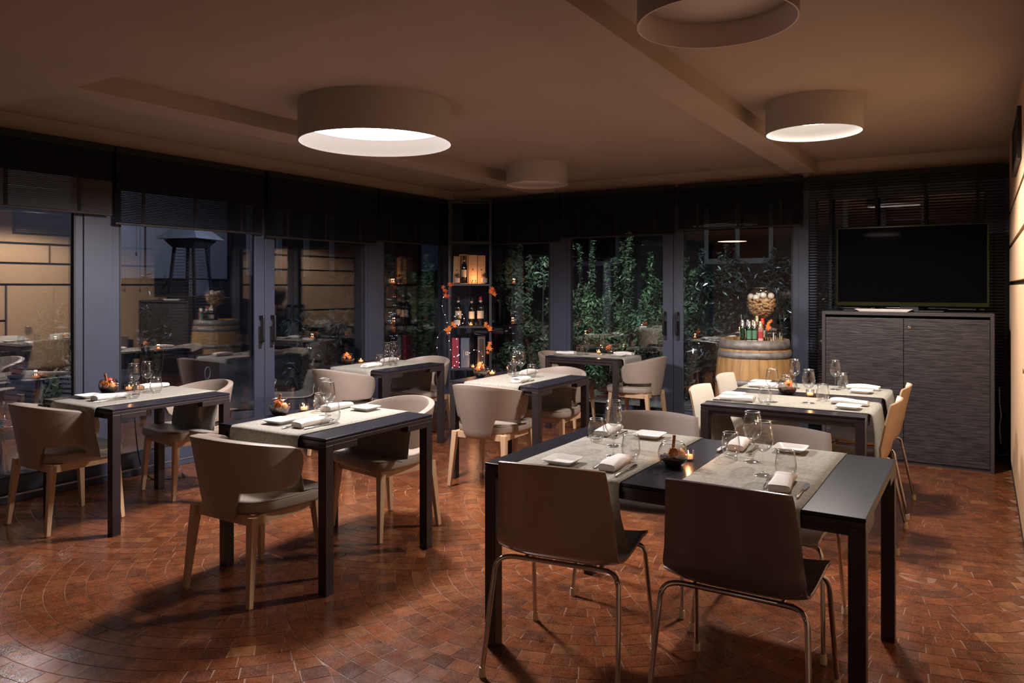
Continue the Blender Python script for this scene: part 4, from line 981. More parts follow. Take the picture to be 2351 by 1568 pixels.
# ------------------------------------------------------------------ barrel bar
bx_, by_, bz_ = -1.774, 7.03, 0.985
barrel = thing('oak_barrel', 'standing oak wine barrel with grey metal hoops before the garden door', 'barrel', (bx_, by_, 0))
def brad(z): u = (z / bz_) * 2 - 1; return 0.345 - 0.047 * u * u
NS = 26; zs = [bz_ * i / 12 for i in range(13)]
for s_ in range(NS):
    a0 = 2 * PI * s_ / NS + 0.002; a1 = 2 * PI * (s_ + 1) / NS - 0.002; vs = []; fs = []
    for z in zs:
        r = brad(z) + 0.0015 * math.sin(s_ * 2.3)
        for a, rr in ((a0, r - 0.026), (a0, r), ((a0 + a1) / 2, r + 0.001), (a1, r), (a1, r - 0.026)): vs.append((rr * math.cos(a), rr * math.sin(a), z))
    for i in range(12):
        for q in range(5): q2 = (q + 1) % 5; fs.append((i * 5 + q, (i + 1) * 5 + q, (i + 1) * 5 + q2, i * 5 + q2)[::-1])
    fs.append((0, 1, 2, 3, 4)); fs.append(tuple(60 + q for q in (4, 3, 2, 1, 0)))
    MB().add(vs, fs, False).build('stave', M['barrel'], barrel)
for z0, z1 in ((0.905, 0.985), (0.825, 0.885), (0.585, 0.640), (0.345, 0.40), (0.10, 0.16), (0.0, 0.08)):
    MB().lathe([(brad(z0) + 0.001, z0), (brad(z0) + 0.0045, z0), (brad((z0 + z1) / 2) + 0.0048, (z0 + z1) / 2), (brad(z1) + 0.0045, z1), (brad(z1) + 0.001, z1)], 64, capped=False).build('hoop', M['hoop'], barrel)
MB().lathe([(0.0001, 0.962), (0.272, 0.962)], 40, capped=False).build('barrel_head', M['barrel'], barrel)
ZB = 0.963
GX, GY = bx_ + 0.06, by_ + 0.02
gg = thing('giant_wine_glass', 'giant wine glass filled with corks and pearly balls on the barrel', 'wine glass', (GX, GY, ZB))
MB().lathe([(0.075, 0.0), (0.075, 0.003), (0.04, 0.007), (0.012, 0.014), (0.008, 0.03)], 32).build('foot', M['glass'], gg)
MB().lathe([(0.008, 0.03), (0.0065, 0.08), (0.0075, 0.16), (0.016, 0.195)], 16, capped=False).build('stem', M['glass'], gg)
go = [(0.006, 0.190), (0.026, 0.202), (0.080, 0.230), (0.118, 0.272), (0.136, 0.325), (0.139, 0.375), (0.130, 0.432), (0.108, 0.488)]
gi = [(r - 0.0025 if i > 1 else r * 0.8, z + (0.004 if i < 3 else 0)) for i, (r, z) in enumerate(go)]
gbw = MB().lathe(go + gi[::-1], 48, capped=False).build('bowl', M['bigglass'], gg); circle(0.107, 0.488, 0.0016, 40).build('rim', M['rim'], gbw)
def bowl_r(z):
    for (r0, z0), (r1, z1) in zip(gi, gi[1:]):
        if z0 <= z <= z1: return r0 + (r1 - r0) * (z - z0) / (z1 - z0)
    return 0
ck = MB().lathe([(0.0001, -0.021), (0.0108, -0.021), (0.0112, -0.019), (0.0112, 0.019), (0.0108, 0.021), (0.0001, 0.021)], 10, capped=False).mesh('cork', M['cork'])
rc_ = random.Random(5); placed = []
for layer in range(9):
    z = 0.226 + layer * 0.0185
    R_ = bowl_r(z) - 0.020
    tries = 0
    while tries < 160:
        tries += 1; a = rc_.uniform(0, 2 * PI); q = R_ * math.sqrt(rc_.random()) if rc_.random() < 0.4 else R_ * rc_.uniform(0.85, 1.0)
        if R_ < 0.01: q = 0
        p = Vector((q * math.cos(a), q * math.sin(a), z + rc_.uniform(-0.004, 0.004)))
        if all((p - o_).length > 0.0245 for o_ in placed):
            placed.append(p); o = bpy.data.objects.new('wine_cork', ck); COL.objects.link(o)
            o.location = (GX + p.x, GY + p.y, ZB + p.z); o.rotation_euler = (D(90 + rc_.uniform(-35, 35)), 0, a + rc_.uniform(-0.9, 0.9)) ; tag(o, 'used wine cork in the giant wine glass on the barrel', 'cork', 'corks in the giant wine glass')
pb = MB().ball((0, 0, 0), 0.030, 20, 14).mesh('pearly_ball', M['pearl'])
for (dx, dy, dz, lb) in ((-0.088, -0.040, 0.408, 'leftmost pearly ball on the corks'), (-0.030, -0.078, 0.400, 'second pearly ball from the left, resting lowest'), (0.022, -0.030, 0.420, 'third pearly ball from the left, resting highest'),
                         (0.083, 0.004, 0.415, 'rightmost pearly ball on the corks'), (-0.03, 0.05, 0.412, 'pearly ball at the back of the giant glass')):
    o = bpy.data.objects.new('pearly_ball', pb); COL.objects.link(o); o.location = (GX + dx, GY + dy, ZB + dz); tag(o, lb, 'ball', 'pearly balls in the giant glass')

# camera-facing axes at the barrel: right = (C32,S32), towards camera = (S32,-C32)
def bpos(rx, tc): return (bx_ + rx * C32 + tc * S32, by_ + rx * S32 - tc * C32)
def small_bottle(rx, tc, h, r, glass, capm, labels, label, neck=0.30, z=ZB):
    x, y = bpos(rx, tc)
    t = thing('bottle', label, 'bottle', (x, y, z), math.radians(32), 'small bottles on the barrel')
    hb = h * (1 - neck - 0.05)
    MB().lathe([(r * 0.9, 0), (r, 0.004), (r, hb), (r * 0.88, hb + 0.010), (r * 0.58, hb + 0.020), (r * 0.55, h * 0.95)], 18).build('glass_body', glass, t)
    MB().lathe([(r * 0.70, h * (1 - neck * 0.85)), (r * 0.72, h * (1 - neck * 0.30)), (r * 0.60, h * (1 - neck * 0.28)), (r * 0.62, h)], 16).build('cap', capm, t)
    for z0, z1, mm in labels: MB().lathe([(r + 0.0006, h * z0), (r + 0.0006, h * z1)], 18, capped=False).build('paper_label', mm, t)
    return t
small_bottle(-0.150, 0.14, 0.195, 0.021, M['bottle_green'], M['silvercap'], [(0.0, 0.1, M['label'])], 'small dark bottle with silver cap, leftmost on the barrel')
small_bottle(-0.110, 0.20, 0.192, 0.021, M['bottle_green'], M['silvercap'], [(0.18, 0.58, M['label_green']), (0.02, 0.13, M['label'])], 'small green-labelled bottle with silver cap, left of its twin')
small_bottle(-0.064, 0.205, 0.192, 0.021, M['bottle_green'], M['silvercap'], [(0.18, 0.58, M['label_green']), (0.02, 0.13, M['label'])], 'small green-labelled bottle with silver cap, next to the pink bottle')
small_bottle(-0.012, 0.21, 0.192, 0.024, M['bottle_pink'], M['goldcap'], [(0.22, 0.52, M['label_red']), (0.02, 0.21, M['label_pink'])], 'pinkish bottle with red label and gold cap on the barrel')
small_bottle(-0.130, 0.06, 0.200, 0.020, M['bottle_green'], M['silvercap'], [(0.2, 0.5, M['label'])], 'silver-capped bottle in the second row behind the leftmost one')
small_bottle(-0.085, 0.08, 0.200, 0.020, M['bottle'], M['silvercap'], [(0.2, 0.5, M['label'])], 'silver-capped bottle in the second row behind the green twins')
small_bottle(-0.040, 0.09, 0.198, 0.020, M['bottle'], M['goldcap'], [(0.2, 0.5, M['label'])], 'gold-capped bottle in the second row behind the pink bottle')
small_bottle(0.005, 0.06, 0.235, 0.023, M['bottle_brown'], M['goldcap'], [(0.2, 0.45, M['label'])], 'brown bottle with a flat pale stopper behind the pink bottle')
small_bottle(0.034, 0.12, 0.215, 0.024, M['bottle_brown'], M['redcap'], [(0.2, 0.5, M['label'])], 'brown bottle with a bright red cap on the barrel')
small_bottle(0.060, 0.00, 0.270, 0.028, M['bottle'], M['goldcap'], [(0.25, 0.5, M['gift_brown'])], 'tallest dark bottle, just left of the giant glass stem')
rk = thing('test_tube_rack', 'row of clear glass test tubes with round tops on the barrel', 'tube rack', (*bpos(0.10, 0.19), ZB), math.radians(32))
for i in range(8):
    x = -0.068 + i * 0.0195; tb = MB().lathe([(0.0065, 0.0), (0.0075, 0.003), (0.0075, 0.085), (0.0085, 0.088), (0.0105, 0.097), (0.0085, 0.106), (0.002, 0.109)], 12, x, 0.006 * (i % 2)).build('test_tube', M['glass'], rk)
    MB().lathe([(0.0060, 0.003), (0.0060, 0.03 + 0.03 * ((i * 5) % 3))], 10, x, 0.006 * (i % 2)).build('filling', M['pewter'] if i in (3, 4) else M['silvercap'] if i > 4 else M['gift_brown'], tb)
MB().box(-0.08, -0.012, 0.0, 0.08, 0.02, 0.002).build('base_plate', M['jar'], rk)
pr_ = thing('pouring_bottle', 'small clear flask with a curved pouring neck at the right rim of the barrel', 'bottle', (*bpos(0.212, 0.10), ZB), math.radians(32))
MB().lathe([(0.017, 0), (0.017, 0.045), (0.014, 0.07), (0.007, 0.115), (0.006, 0.13)], 16).build('glass_body', M['glass'], pr_); MB().lathe([(0.010, 0.002), (0.010, 0.052)], 12).build('metal_core', M['goldcap'], pr_)
MB().tube(smooth_path([(0, 0, 0.125), (0.0, 0, 0.155), (-0.012, 0, 0.172), (-0.024, 0, 0.160)], 5), 0.004, 8).build('curved_neck', M['glass'], pr_)
for i, (rx, tc, z, sz, lb) in enumerate(((0.095, 0.12, 0.175, 0.032, 'orange artificial maple sprig hanging by the giant glass stem, upper one'), (0.072, 0.15, 0.128, 0.030, 'orange artificial maple sprig lying over the test tubes, lower one'))):
    x, y = bpos(rx, tc); t = thing('maple_sprig', lb, 'leaves', (x, y, ZB + z), 0); rr = random.Random(60 + i)
    for j in range(5):
        lm = MB(); maple(lm, (rr.uniform(-0.018, 0.018), rr.uniform(-0.012, 0.012), rr.uniform(-0.02, 0.02)), (0.5 + rr.uniform(-.5, .5), -0.85, rr.uniform(-.3, .6)), sz * 0.75, rr.uniform(0, 360)); lm.build('maple_leaf', M['leaf_orange'], t)
    MB().tube([(0, 0, 0), (0.0, 0.0, -z + 0.003 if i == 0 else -0.016)], 0.0012, 5).build('stalk', M['cinnamon'], t)

# ------------------------------------------------------------------ corner rack with wine and decoration
RX, RY, RZR = -5.096, 7.235, math.radians(32)
rack = thing('display_rack', 'tall dark metal display rack in the corner between the window walls', 'rack', (RX, RY, 0), RZR)
RWd, RD, RH = 0.235, 0.14, 2.47
for sx in (-1, 1):
    for sy in (-1, 1): MB().box(sx * RWd - 0.011, sy * RD - 0.011, 0, sx * RWd + 0.011, sy * RD + 0.011, RH).build('post', M['rack'], rack)
for z in (1.975, RH - 0.011):
    for sy in (-1, 1): MB().box(-RWd, sy * RD - 0.009, z - 0.009, RWd, sy * RD + 0.009, z + 0.009).build('crossbar', M['rack'], rack)
    for sx in (-1, 1): MB().box(sx * RWd - 0.009, -RD, z - 0.009, sx * RWd + 0.009, RD, z + 0.009).build('crossbar', M['rack'], rack)
SH = [1.493, 1.005, 0.516, 0.06]
for z in SH: MB().box(-RWd, -RD, z - 0.022, RWd, RD, z).build('shelf', M['rack'], rack, bevel=0.002)
def rp(x, y): return (RX + x * C32 - y * S32, RY + x * S32 + y * C32)      # rack local to room; -y faces the camera
def rthing(name, label, cat, x, y, z, group=None, rz=0): p = rp(x, y); return thing(name, label, cat, (p[0], p[1], z), RZR + rz, group)
def crate(x, y, w, h, label, opened=False, lean=0, d=0.09):
    t = rthing('wine_crate', label, 'crate', x, y, SH[0] + 0.001, 'wooden wine crates'); t.rotation_euler[1] = lean
    if opened:
        MB().box(-w / 2, d / 2 - 0.006, 0, w / 2, d / 2, h).build('back_board', M['crate'], t)
        for sx in (-1, 1): MB().box(min(sx * w / 2, sx * (w / 2 - 0.007)), -d / 2, 0, max(sx * w / 2, sx * (w / 2 - 0.007)), d / 2 - 0.006, h).build('side_board', M['crate'], t)
        for z in (0, h - 0.007): MB().box(-w / 2 + 0.007, -d / 2, z, w / 2 - 0.007, d / 2 - 0.006, z + 0.007).build('end_board', M['crate'], t)
    else:
        MB().box(-w / 2, -d / 2, 0, w / 2, d / 2, h).build('crate_body', M['crate'], t, bevel=0.002)
        b = MB()
        for z in (0.3, 0.66): b.box(-w * 0.36, -d / 2 - 0.0008, h * z, w * 0.36, -d / 2, h * z + 0.002)
        b.lathe([(0.008, 0), (0.008, 0.0012)], 12, 0, 0, 0); n0 = len(b.v) - 48
        for i in range(16, len(b.v)): xx, yy, zz = b.v[i]; b.v[i] = (xx, -d / 2 - zz, h * 0.5 + yy)
        b.build('burned_mark', M['gift_brown'], t)
    return t
crate(-0.170, 0.04, 0.075, 0.325, 'leaning pine wine crate at the left of the top shelf', False, D(2))
crate(-0.078, 0.03, 0.105, 0.345, 'open pine wine crate holding a dark bottle on the top shelf', True)
crate(0.030, 0.04, 0.100, 0.340, 'closed pine wine crate lit orange by the candle on the top shelf')
crate(0.130, 0.04, 0.088, 0.335, 'closed pine wine crate at the right of the top shelf')
def wine_bottle(x, y, z, label, h=0.31, lab=M['label'], caps=M['bottle'], r=0.037, name='wine_bottle'):
    t = rthing(name, label, 'wine bottle', x, y, z + 0.001, 'wine bottles in the corner rack')
    k = h / 0.31
    MB().lathe([(r * 0.92, 0), (r, 0.006), (r, 0.185 * k), (r * 0.90, 0.205 * k), (r * 0.52, 0.228 * k), (r * 0.38, 0.245 * k), (r * 0.36, 0.30 * k), (r * 0.41, 0.302 * k), (r * 0.41, 0.31 * k)], 24).build('glass_body', M['bottle'], t)
    MB().lathe([(r * 0.42, 0.255 * k), (r * 0.40, 0.312 * k)], 16).build('capsule', caps, t)
    MB().lathe([(r * 0.43, 0.250 * k), (r * 0.43, 0.266 * k)], 16, capped=False).build('neck_band', lab, t)
    lb = MB(); seg = 12; vs = []
    for i in range(seg + 1):
        a = -PI / 2 + D(-62 + 124 * i / seg)
        for zz in (0.075, 0.155): vs.append(((r + 0.0008) * math.cos(a), (r + 0.0008) * math.sin(a), zz * k))
    lb.add(vs, [(2 * i, 2 * i + 2, 2 * i + 3, 2 * i + 1) for i in range(seg)], True).build('paper_label', lab, t)
    return t
wine_bottle(-0.075, 0.015, SH[0] + 0.008, 'dark wine bottle standing in the open crate on the top shelf', 0.315, r=0.034)
wine_bottle(-0.145, 0.05, SH[1], 'dark wine bottle with cream label at the left of the middle shelf', 0.34, r=0.040)
wine_bottle(0.012, 0.05, SH[1], 'slimmer dark wine bottle with emblem label in the middle of the middle shelf', 0.33, r=0.037)
wine_bottle(0.118, 0.03, SH[1], 'broad dark wine bottle with red capsule at the right of the middle shelf', 0.345, caps=M['label_red'], r=0.043)
def gift(x, y, w, h, mm, label, rz=0):
    t = rthing('bottle_box', label, 'box', x, y, SH[2] + 0.001, 'gift boxes on the lower shelf', rz)
    MB().box(-w / 2, -0.04, 0, w / 2, 0.04, h).build('carton', mm, t, bevel=0.0025); return t
gift(-0.178, 0.03, 0.085, 0.345, M['gift_red'], 'crimson bottle gift box, left of the slate blue one', D(4))
gb = gift(-0.060, 0.0, 0.100, 0.345, M['gift_blue'], 'slate blue bottle gift box with pale square emblem', D(-3))
MB().box(0.006, -0.0412, 0.145, 0.040, -0.040, 0.188).build('emblem', M['label'], gb); em = MB(); em.box(0.017, -0.0416, 0.152, 0.029, -0.0411, 0.180); em.build('emblem_print', M['gift_blue'], gb)
gk = gift(0.128, 0.03, 0.095, 0.365, M['gift_brown'], 'dark brown bottle gift box with thin silver outline', D(2))
fr = MB(); 
for a in ((-0.034, 0.02, -0.031, 0.345), (0.031, 0.02, 0.034, 0.345), (-0.034, 0.342, 0.034, 0.345), (-0.034, 0.02, 0.034, 0.023)): fr.box(a[0], -0.0410, a[1], a[2], -0.040, a[3])
fr.build('silver_outline', M['silver_line'], gk)
def text_part(txt, size, mm, parent, loc, rot):
    c = bpy.data.curves.new('lettering', 'FONT'); c.body = txt; c.size = size; c.extrude = 0.0003; c.align_x = 'CENTER'; c.align_y = 'CENTER'
    o = bpy.data.objects.new('tmp_text', c); COL.objects.link(o); dg = bpy.context.evaluated_depsgraph_get()
    me = bpy.data.meshes.new_from_object(o.evaluated_get(dg)); bpy.data.objects.remove(o)
    me.materials.clear(); me.materials.append(mm); q = bpy.data.objects.new('lettering', me); COL.objects.link(q); q.parent = parent; q.location = loc; q.rotation_euler = rot; return q
text_part('la Triulema', 0.020, M['label'], gb, (-0.016, -0.0408, 0.165), (D(90), D(90), 0))
text_part('Amarone', 0.012, M['silver_line'], gk, (0.005, -0.0412, 0.175), (D(90), D(90), 0))
def jar(x, y, z, label):
    t = rthing('succulent_jar', label, 'plant', x, y, z + 0.001, 'potted succulents in the corner rack')
    MB().lathe([(0.034, 0), (0.035, 0.003), (0.035, 0.085), (0.030, 0.095), (0.030, 0.10)], 20).build('glass_jar', M['jar'], t)
    MB().lathe([(0.0355, 0.015), (0.0355, 0.068)], 20, capped=False).build('paper_label', M['pewter'], t)
    lf = MB(); rr = random.Random(int(x * 1000))
    for j in range(16):
        a = rr.uniform(0, 6.28); e = rr.uniform(0.3, 1.3); d = Vector((math.cos(a) * math.cos(e), math.sin(a) * math.cos(e), math.sin(e)))
        lf.bar(Vector((0, 0, 0.085)), Vector((0, 0, 0.085)) + d * rr.uniform(0.04, 0.065), 0.012, 0.002, 0.005, 0.001)
    lf.build('succulent_leaves', M['succulent'], t, stuff=True); return t
jar(-0.155, -0.075, SH[0], 'small labelled succulent jar at the left of the top shelf'); jar(0.165, -0.07, SH[0], 'small labelled succulent jar at the right of the top shelf')
jar(-0.150, -0.08, SH[1], 'small labelled succulent jar before the left bottle on the middle shelf')
for x, y, z, lb in ((0.045, -0.085, SH[0], 'lit tealight before the crates on the top shelf'), (0.010, -0.085, SH[1], 'lit tealight before the bottles on the middle shelf'), (0.035, -0.085, SH[2], 'lit tealight beside the slate blue box on the lower shelf')):
    p = rp(x, y); candle(p[0], p[1], lb, z + 0.001, 'tealights in the corner rack', 0.8)
def garland(pts, label, seed, mats=('leaf_orange', 'leaf_red')):
    p0 = rp(pts[0][0], pts[0][1]); t = thing('maple_garland', label, 'garland', (p0[0], p0[1], pts[0][2]), RZR, 'maple leaf garlands on the corner rack'); rr = random.Random(seed)
    loc = [(x - pts[0][0], y - pts[0][1], z - pts[0][2]) for x, y, z in pts]
    if len(loc) > 1: MB().tube(smooth_path(loc, 4), 0.0015, 5).build('twig', M['cinnamon'], t)
    for (x, y, z) in loc:
        for j in range(3):
            lm = MB(); maple(lm, (x + rr.uniform(-.022, .022), y - 0.012 + rr.uniform(-.008, .008), z + rr.uniform(-.025, .025)), (rr.uniform(-.4, .4), -1, rr.uniform(-.3, .4)), rr.uniform(0.032, 0.042), rr.uniform(0, 360))
            lm.build('maple_leaf', M[mats[j % len(mats)]], t)
garland([(-0.285, -0.165, 1.44), (-0.25, -0.165, 1.36), (-0.205, -0.165, 1.475)], 'maple leaf garland on the left end of the top shelf', 1)
garland([(-0.265, -0.165, 0.955), (-0.215, -0.165, 0.975), (-0.19, -0.165, 1.01)], 'maple leaf garland on the left end of the middle shelf', 2, ('leaf_orange',))
garland([(0.255, -0.165, 1.43), (0.262, -0.165, 1.39)], 'maple leaf cluster hanging at the right of the top shelf', 3)
garland([(0.195, -0.165, 1.02), (0.235, -0.165, 0.965)], 'maple leaf garland on the right end of the middle shelf', 4, ('leaf_orange',))
garland([(0.228, -0.165, 0.80), (0.226, -0.165, 0.725)], 'maple leaf pair hanging below the middle shelf on the right post', 5, ('leaf_orange',))
fl = thing('fairy_lights', 'string of tiny bluish fairy lights trailing down the corner rack', 'string lights', (RX, RY, 0), RZR)
paths = [[(-0.30, -0.17, 1.34), (-0.315, -0.17, 1.22), (-0.27, -0.17, 1.10), (-0.265, -0.17, 1.00), (-0.36, -0.17, 0.90), (-0.375, -0.17, 0.76), (-0.34, -0.17, 0.63), (-0.26, -0.17, 0.56)],
         [(-0.23, -0.165, 0.93), (-0.235, -0.165, 0.82), (-0.21, -0.165, 0.70), (-0.15, -0.165, 0.64), (-0.14, -0.165, 0.75), (-0.15, -0.165, 0.86)],
         [(-0.20, -0.15, 0.53), (-0.17, -0.16, 0.56), (-0.14, -0.165, 0.62), (-0.125, -0.165, 0.70), (-0.12, -0.165, 0.60), (-0.12, -0.15, 0.535)],
         [(0.0, -0.165, 0.70), (0.06, -0.165, 0.735), (0.13, -0.165, 0.70), (0.155, -0.165, 0.62), (0.11, -0.165, 0.55), (0.05, -0.16, 0.53)],
         [(-0.17, -0.16, 1.03), (-0.12, -0.165, 1.02), (-0.065, -0.165, 1.06), (-0.075, -0.165, 1.13), (-0.12, -0.165, 1.15), (-0.17, -0.16, 1.12)]]
for i, p in enumerate(paths):
    sp_ = smooth_path(p, 6); MB().tube(sp_, 0.0011, 5).build('wire', M['wire'], fl)
    bl_ = MB()
    for q in sp_[::5]: bl_.ball((q.x, q.y - 0.003, q.z), 0.0030, 6, 4)
    bl_.build('bulbs', M['fairy'], fl, stuff=True)
# cord on the floor under the far-left table
pc = MB().tube(smooth_path([(-5.50, 3.35, 0.72), (-5.50, 3.36, 0.40), (-5.47, 3.38, 0.12), (-5.38, 3.40, 0.012), (-5.25, 3.42, 0.008), (-5.18, 3.55, 0.008), (-5.30, 3.62, 0.008)], 6), 0.0045, 6).build('power_cord', M['black'])
tag(pc, 'thin black power cord dropping to the floor behind the far-left table', 'cord')
pc2 = MB().tube(smooth_path([(0.12, 7.50, 0.62), (0.12, 7.47, 0.5), (0.13, 7.40, 0.40), (0.12, 7.46, 0.30), (0.13, 7.50, 0.15)], 6), 0.005, 6).build('power_cord', M['white_box'])
tag(pc2, 'pale cable hanging in the gap between the cabinet and the fabric wall', 'cord')

# ------------------------------------------------------------------ outside
gnd = MB().box(-26, -6, -0.2, 12, 26, -0.03).build('terrace_ground', M['stone_out']); struct(gnd)
gw = MB().box(-6.6, 10.35, -0.03, -0.6, 10.5, 0.9).build('garden_wall', M['hedge_wall']); tag(gw, 'dark garden wall behind the shrubs outside the back windows', 'wall')
def leaves(mb, rr, n, cfun, size, mi=0):
    for _ in range(n):
        c, nn = cfun(); nn = Vector(nn) + Vector((rr.uniform(-.7, .7), rr.uniform(-.7, .7), rr.uniform(-.5, .9))); nn.normalize()
        u = nn.cross(Vector((rr.uniform(-1, 1), rr.uniform(-1, 1), rr.uniform(-1, 1)))).normalized(); v = nn.cross(u); c = Vector(c); s = size * rr.uniform(0.6, 1.3)
        mb.add([c - u * s, c + v * s * 0.34 + nn * s * 0.1, c + u * s, c - v * s * 0.34 + nn * s * 0.1], [(0, 1, 2), (0, 2, 3)])
def shrub(x, y, w, d, h, n, size, mm, label, seed, name='garden_shrub', lobes=9):
    t = thing(name, label, 'shrub', (x, y, -0.03), 0, 'shrubs outside the windows'); rr = random.Random(seed)
    bl = [(rr.uniform(-w, w) * 0.80, rr.uniform(-d, d) * 0.5, rr.uniform(0.12, 0.84) * h, rr.uniform(0.16, 0.34) * min(w, h * 0.7)) for _ in range(lobes * 2)]
    shoots = [(rr.uniform(-w, w) * 0.75, rr.uniform(-d, d) * 0.4, rr.uniform(0.80, 1.06) * h, rr.uniform(-0.12, 0.12)) for _ in range(lobes)]
    def cf():
        if rr.random() < 0.22:
            q = rr.choice(shoots); f = rr.random() ** 0.6; return (q[0] + q[3] * f + rr.uniform(-.035, .035), q[1] + rr.uniform(-.03, .03), q[2] * (0.45 + 0.55 * f)), (rr.uniform(-1, 1), rr.uniform(-1, 0.2), 0.8)
        b = rr.choice(bl); a = rr.uniform(0, 6.28); e = rr.uniform(-0.9, 1.5); q = b[3] * rr.uniform(0.7, 1.08)
        nn = (math.cos(a) * math.cos(e), math.sin(a) * math.cos(e), math.sin(e)); return (b[0] + nn[0] * q, b[1] + nn[1] * q * 0.7, max(0.06, b[2] + nn[2] * q)), nn
    mb = MB(); leaves(mb, rr, n, cf, size); mb.build('foliage', mm, t, stuff=True)
    st = MB()
    for b in shoots: st.tube([(b[0] * 0.5, b[1], 0.1), (b[0], b[1], b[2] * 0.45), (b[0] + b[3], b[1], b[2])], [0.010, 0.006, 0.002], 4)
    for b in bl[::2]: st.tube(smooth_path([(rr.uniform(-.08, .08), 0, 0), (b[0] * 0.5, b[1] * 0.5, b[2] * 0.55), (b[0], b[1], b[2])], 3), [0.018, 0.016, 0.014, 0.012, 0.010, 0.008, 0.005], 5)
    st.build('stems', M['bark'], t); return t
shrub(-5.45, 9.55, 0.75, 0.4, 2.05, 7500, 0.040, M['leafg'], 'tall airy green shrub outside, seen right of the bottle rack', 101)
shrub(-4.55, 9.75, 0.70, 0.4, 2.20, 8500, 0.038, M['leafg'], 'tall spiky green shrub outside the left leaf of the garden door', 102, lobes=11)
shrub(-4.05, 9.15, 0.62, 0.4, 1.40, 6500, 0.036, M['leafg2'], 'low bright green bush outside the left leaf of the garden door', 103)
shrub(-3.55, 9.80, 0.50, 0.35, 1.95, 5600, 0.038, M['leafg2'], 'green shrub partly hidden behind the garden door stiles', 104)
shrub(-2.70, 9.75, 0.80, 0.3, 2.00, 5000, 0.040, M['leafd'], 'dark ivy mass outside the garden door, upper left', 105, 'ivy', 12)
shrub(-1.85, 9.70, 0.75, 0.3, 1.85, 4600, 0.040, M['leafd'], 'dark ivy mass outside behind the oak barrel', 106, 'ivy', 12)
shrub(-2.75, 8.75, 0.40, 0.3, 0.75, 1200, 0.045, M['leafd'], 'low dark shrub outside at the foot of the garden door', 107)
shrub(-7.10, 3.55, 0.35, 0.3, 1.50, 900, 0.045, M['leafg'], 'slender leafy shrub outside the leftmost window', 108, lobes=7)
shrub(-7.6, 4.75, 0.35, 0.3, 1.60, 900, 0.050, M['leafd'], 'thin dark shrub outside left of the patio heater', 109, lobes=7)
shrub(-7.6, 7.2, 0.60, 0.4, 1.20, 1500, 0.050, M['leafd'], 'dark shrub outside the far leaf of the left double door', 110)
shrub(-7.2, 8.9, 0.80, 0.5, 1.90, 2400, 0.055, M['leafd'], 'tall dark shrub outside the last left window', 111)
# building across the terrace (left)
bl1 = thing('garden_building', 'pale low building across the terrace behind the patio heater', 'building', (-13.2, 10.5, 0))
MB().box(-0.5, -7.0, -0.03, 0, 6.0, 1.62).build('lower_wall', M['bdark'], bl1); MB().box(-0.5, -3.0, 1.62, 0.06, -0.5, 3.25).build('fascia', M['bwall'], bl1)
MB().box(-0.5, -0.5, 1.62, -0.1, 6.0, 3.6).build('upper_wall', M['bdark'], bl1); MB().box(-0.5, -7.0, 3.25, 0.0, -0.5, 3.6).build('roof_edge', M['bdark'], bl1); MB().box(-0.5, -7.0, 1.62, -0.05, -3.0, 3.25).build('side_wall', M['bdark'], bl1)
for y in (0.1, 0.9, 1.7, 2.5): MB().box(-0.12, y, 1.7, -0.04, y + 0.12, 3.2).build('window_frame', M['pale_metal'], bl1)
for y, z in ((-2.3, 1.62), (-0.95, 1.62)): MB().box(0.06, y, z, 0.075, y + 0.03, z + 1.0).build('panel_joint', M['bdark'], bl1)
MB().box(0.0, -1.35, 1.28, 0.10, -0.95, 1.60).build('meter_box', M['pale_metal'], bl1)
# building beyond the garden (back)
bl2 = thing('house', 'dark house with pale window frames beyond the garden shrubs', 'building', (-3.5, 14.5, 0))
MB().box(-7, 0, -0.03, 8, 0.5, 4.6).build('house_wall', M['bdark'], bl2)
for x in (-4.2, -1.1, 1.4, 3.6):
    wf = MB(); wf.box(x, -0.06, 1.9, x + 1.3, 0, 2.0); wf.box(x, -0.06, 3.0, x + 1.3, 0, 3.08); wf.box(x, -0.06, 2.0, x + 0.08, 0, 3.0); wf.box(x + 1.22, -0.06, 2.0, x + 1.3, 0, 3.0); wf.box(x + 0.6, -0.06, 2.0, x + 0.68, 0, 3.0)
    w_ = wf.build('window', M['pale_metal'], bl2); MB().box(x + 0.08, -0.03, 2.0, x + 1.22, -0.01, 3.0).build('pane', M['screen'], w_)
# pyramid patio heater
ph = thing('patio_heater', 'black pyramid patio heater with glass tube standing outside the double door', 'patio heater', (-8.39, 5.85, -0.03), math.radians(20))
hb_, ht = 0.245, 0.105
MB().box(-hb_, -hb_, 0.0, hb_, hb_, 0.62).build('base_box', M['hfabric'], ph, bevel=0.01)
for sx in (-1, 1):
    for sy in (-1, 1): MB().bar((sx * hb_ * 0.96, sy * hb_ * 0.96, 0.6), (sx * ht * 1.25, sy * ht * 1.25, 1.99), 0.03).build('corner_post', M['hfabric'], ph)
MB().lathe([(0.055, 0.62), (0.055, 1.95)], 16, capped=False).build('glass_tube', M['jar'], ph)
grl = MB()
for i in range(34):
    z = 0.66 + i * 0.039; f = (z - 0.6) / 1.39; q = hb_ * 0.96 + (ht * 1.25 - hb_ * 0.96) * f
    for a, b in (((-q, -q), (q, -q)), ((q, -q), (q, q)), ((q, q), (-q, q)), ((-q, q), (-q, -q))): grl.tube([(a[0], a[1], z), (b[0], b[1], z)], 0.0022, 4)
grl.build('guard_wires', M['wire'], ph, stuff=True)
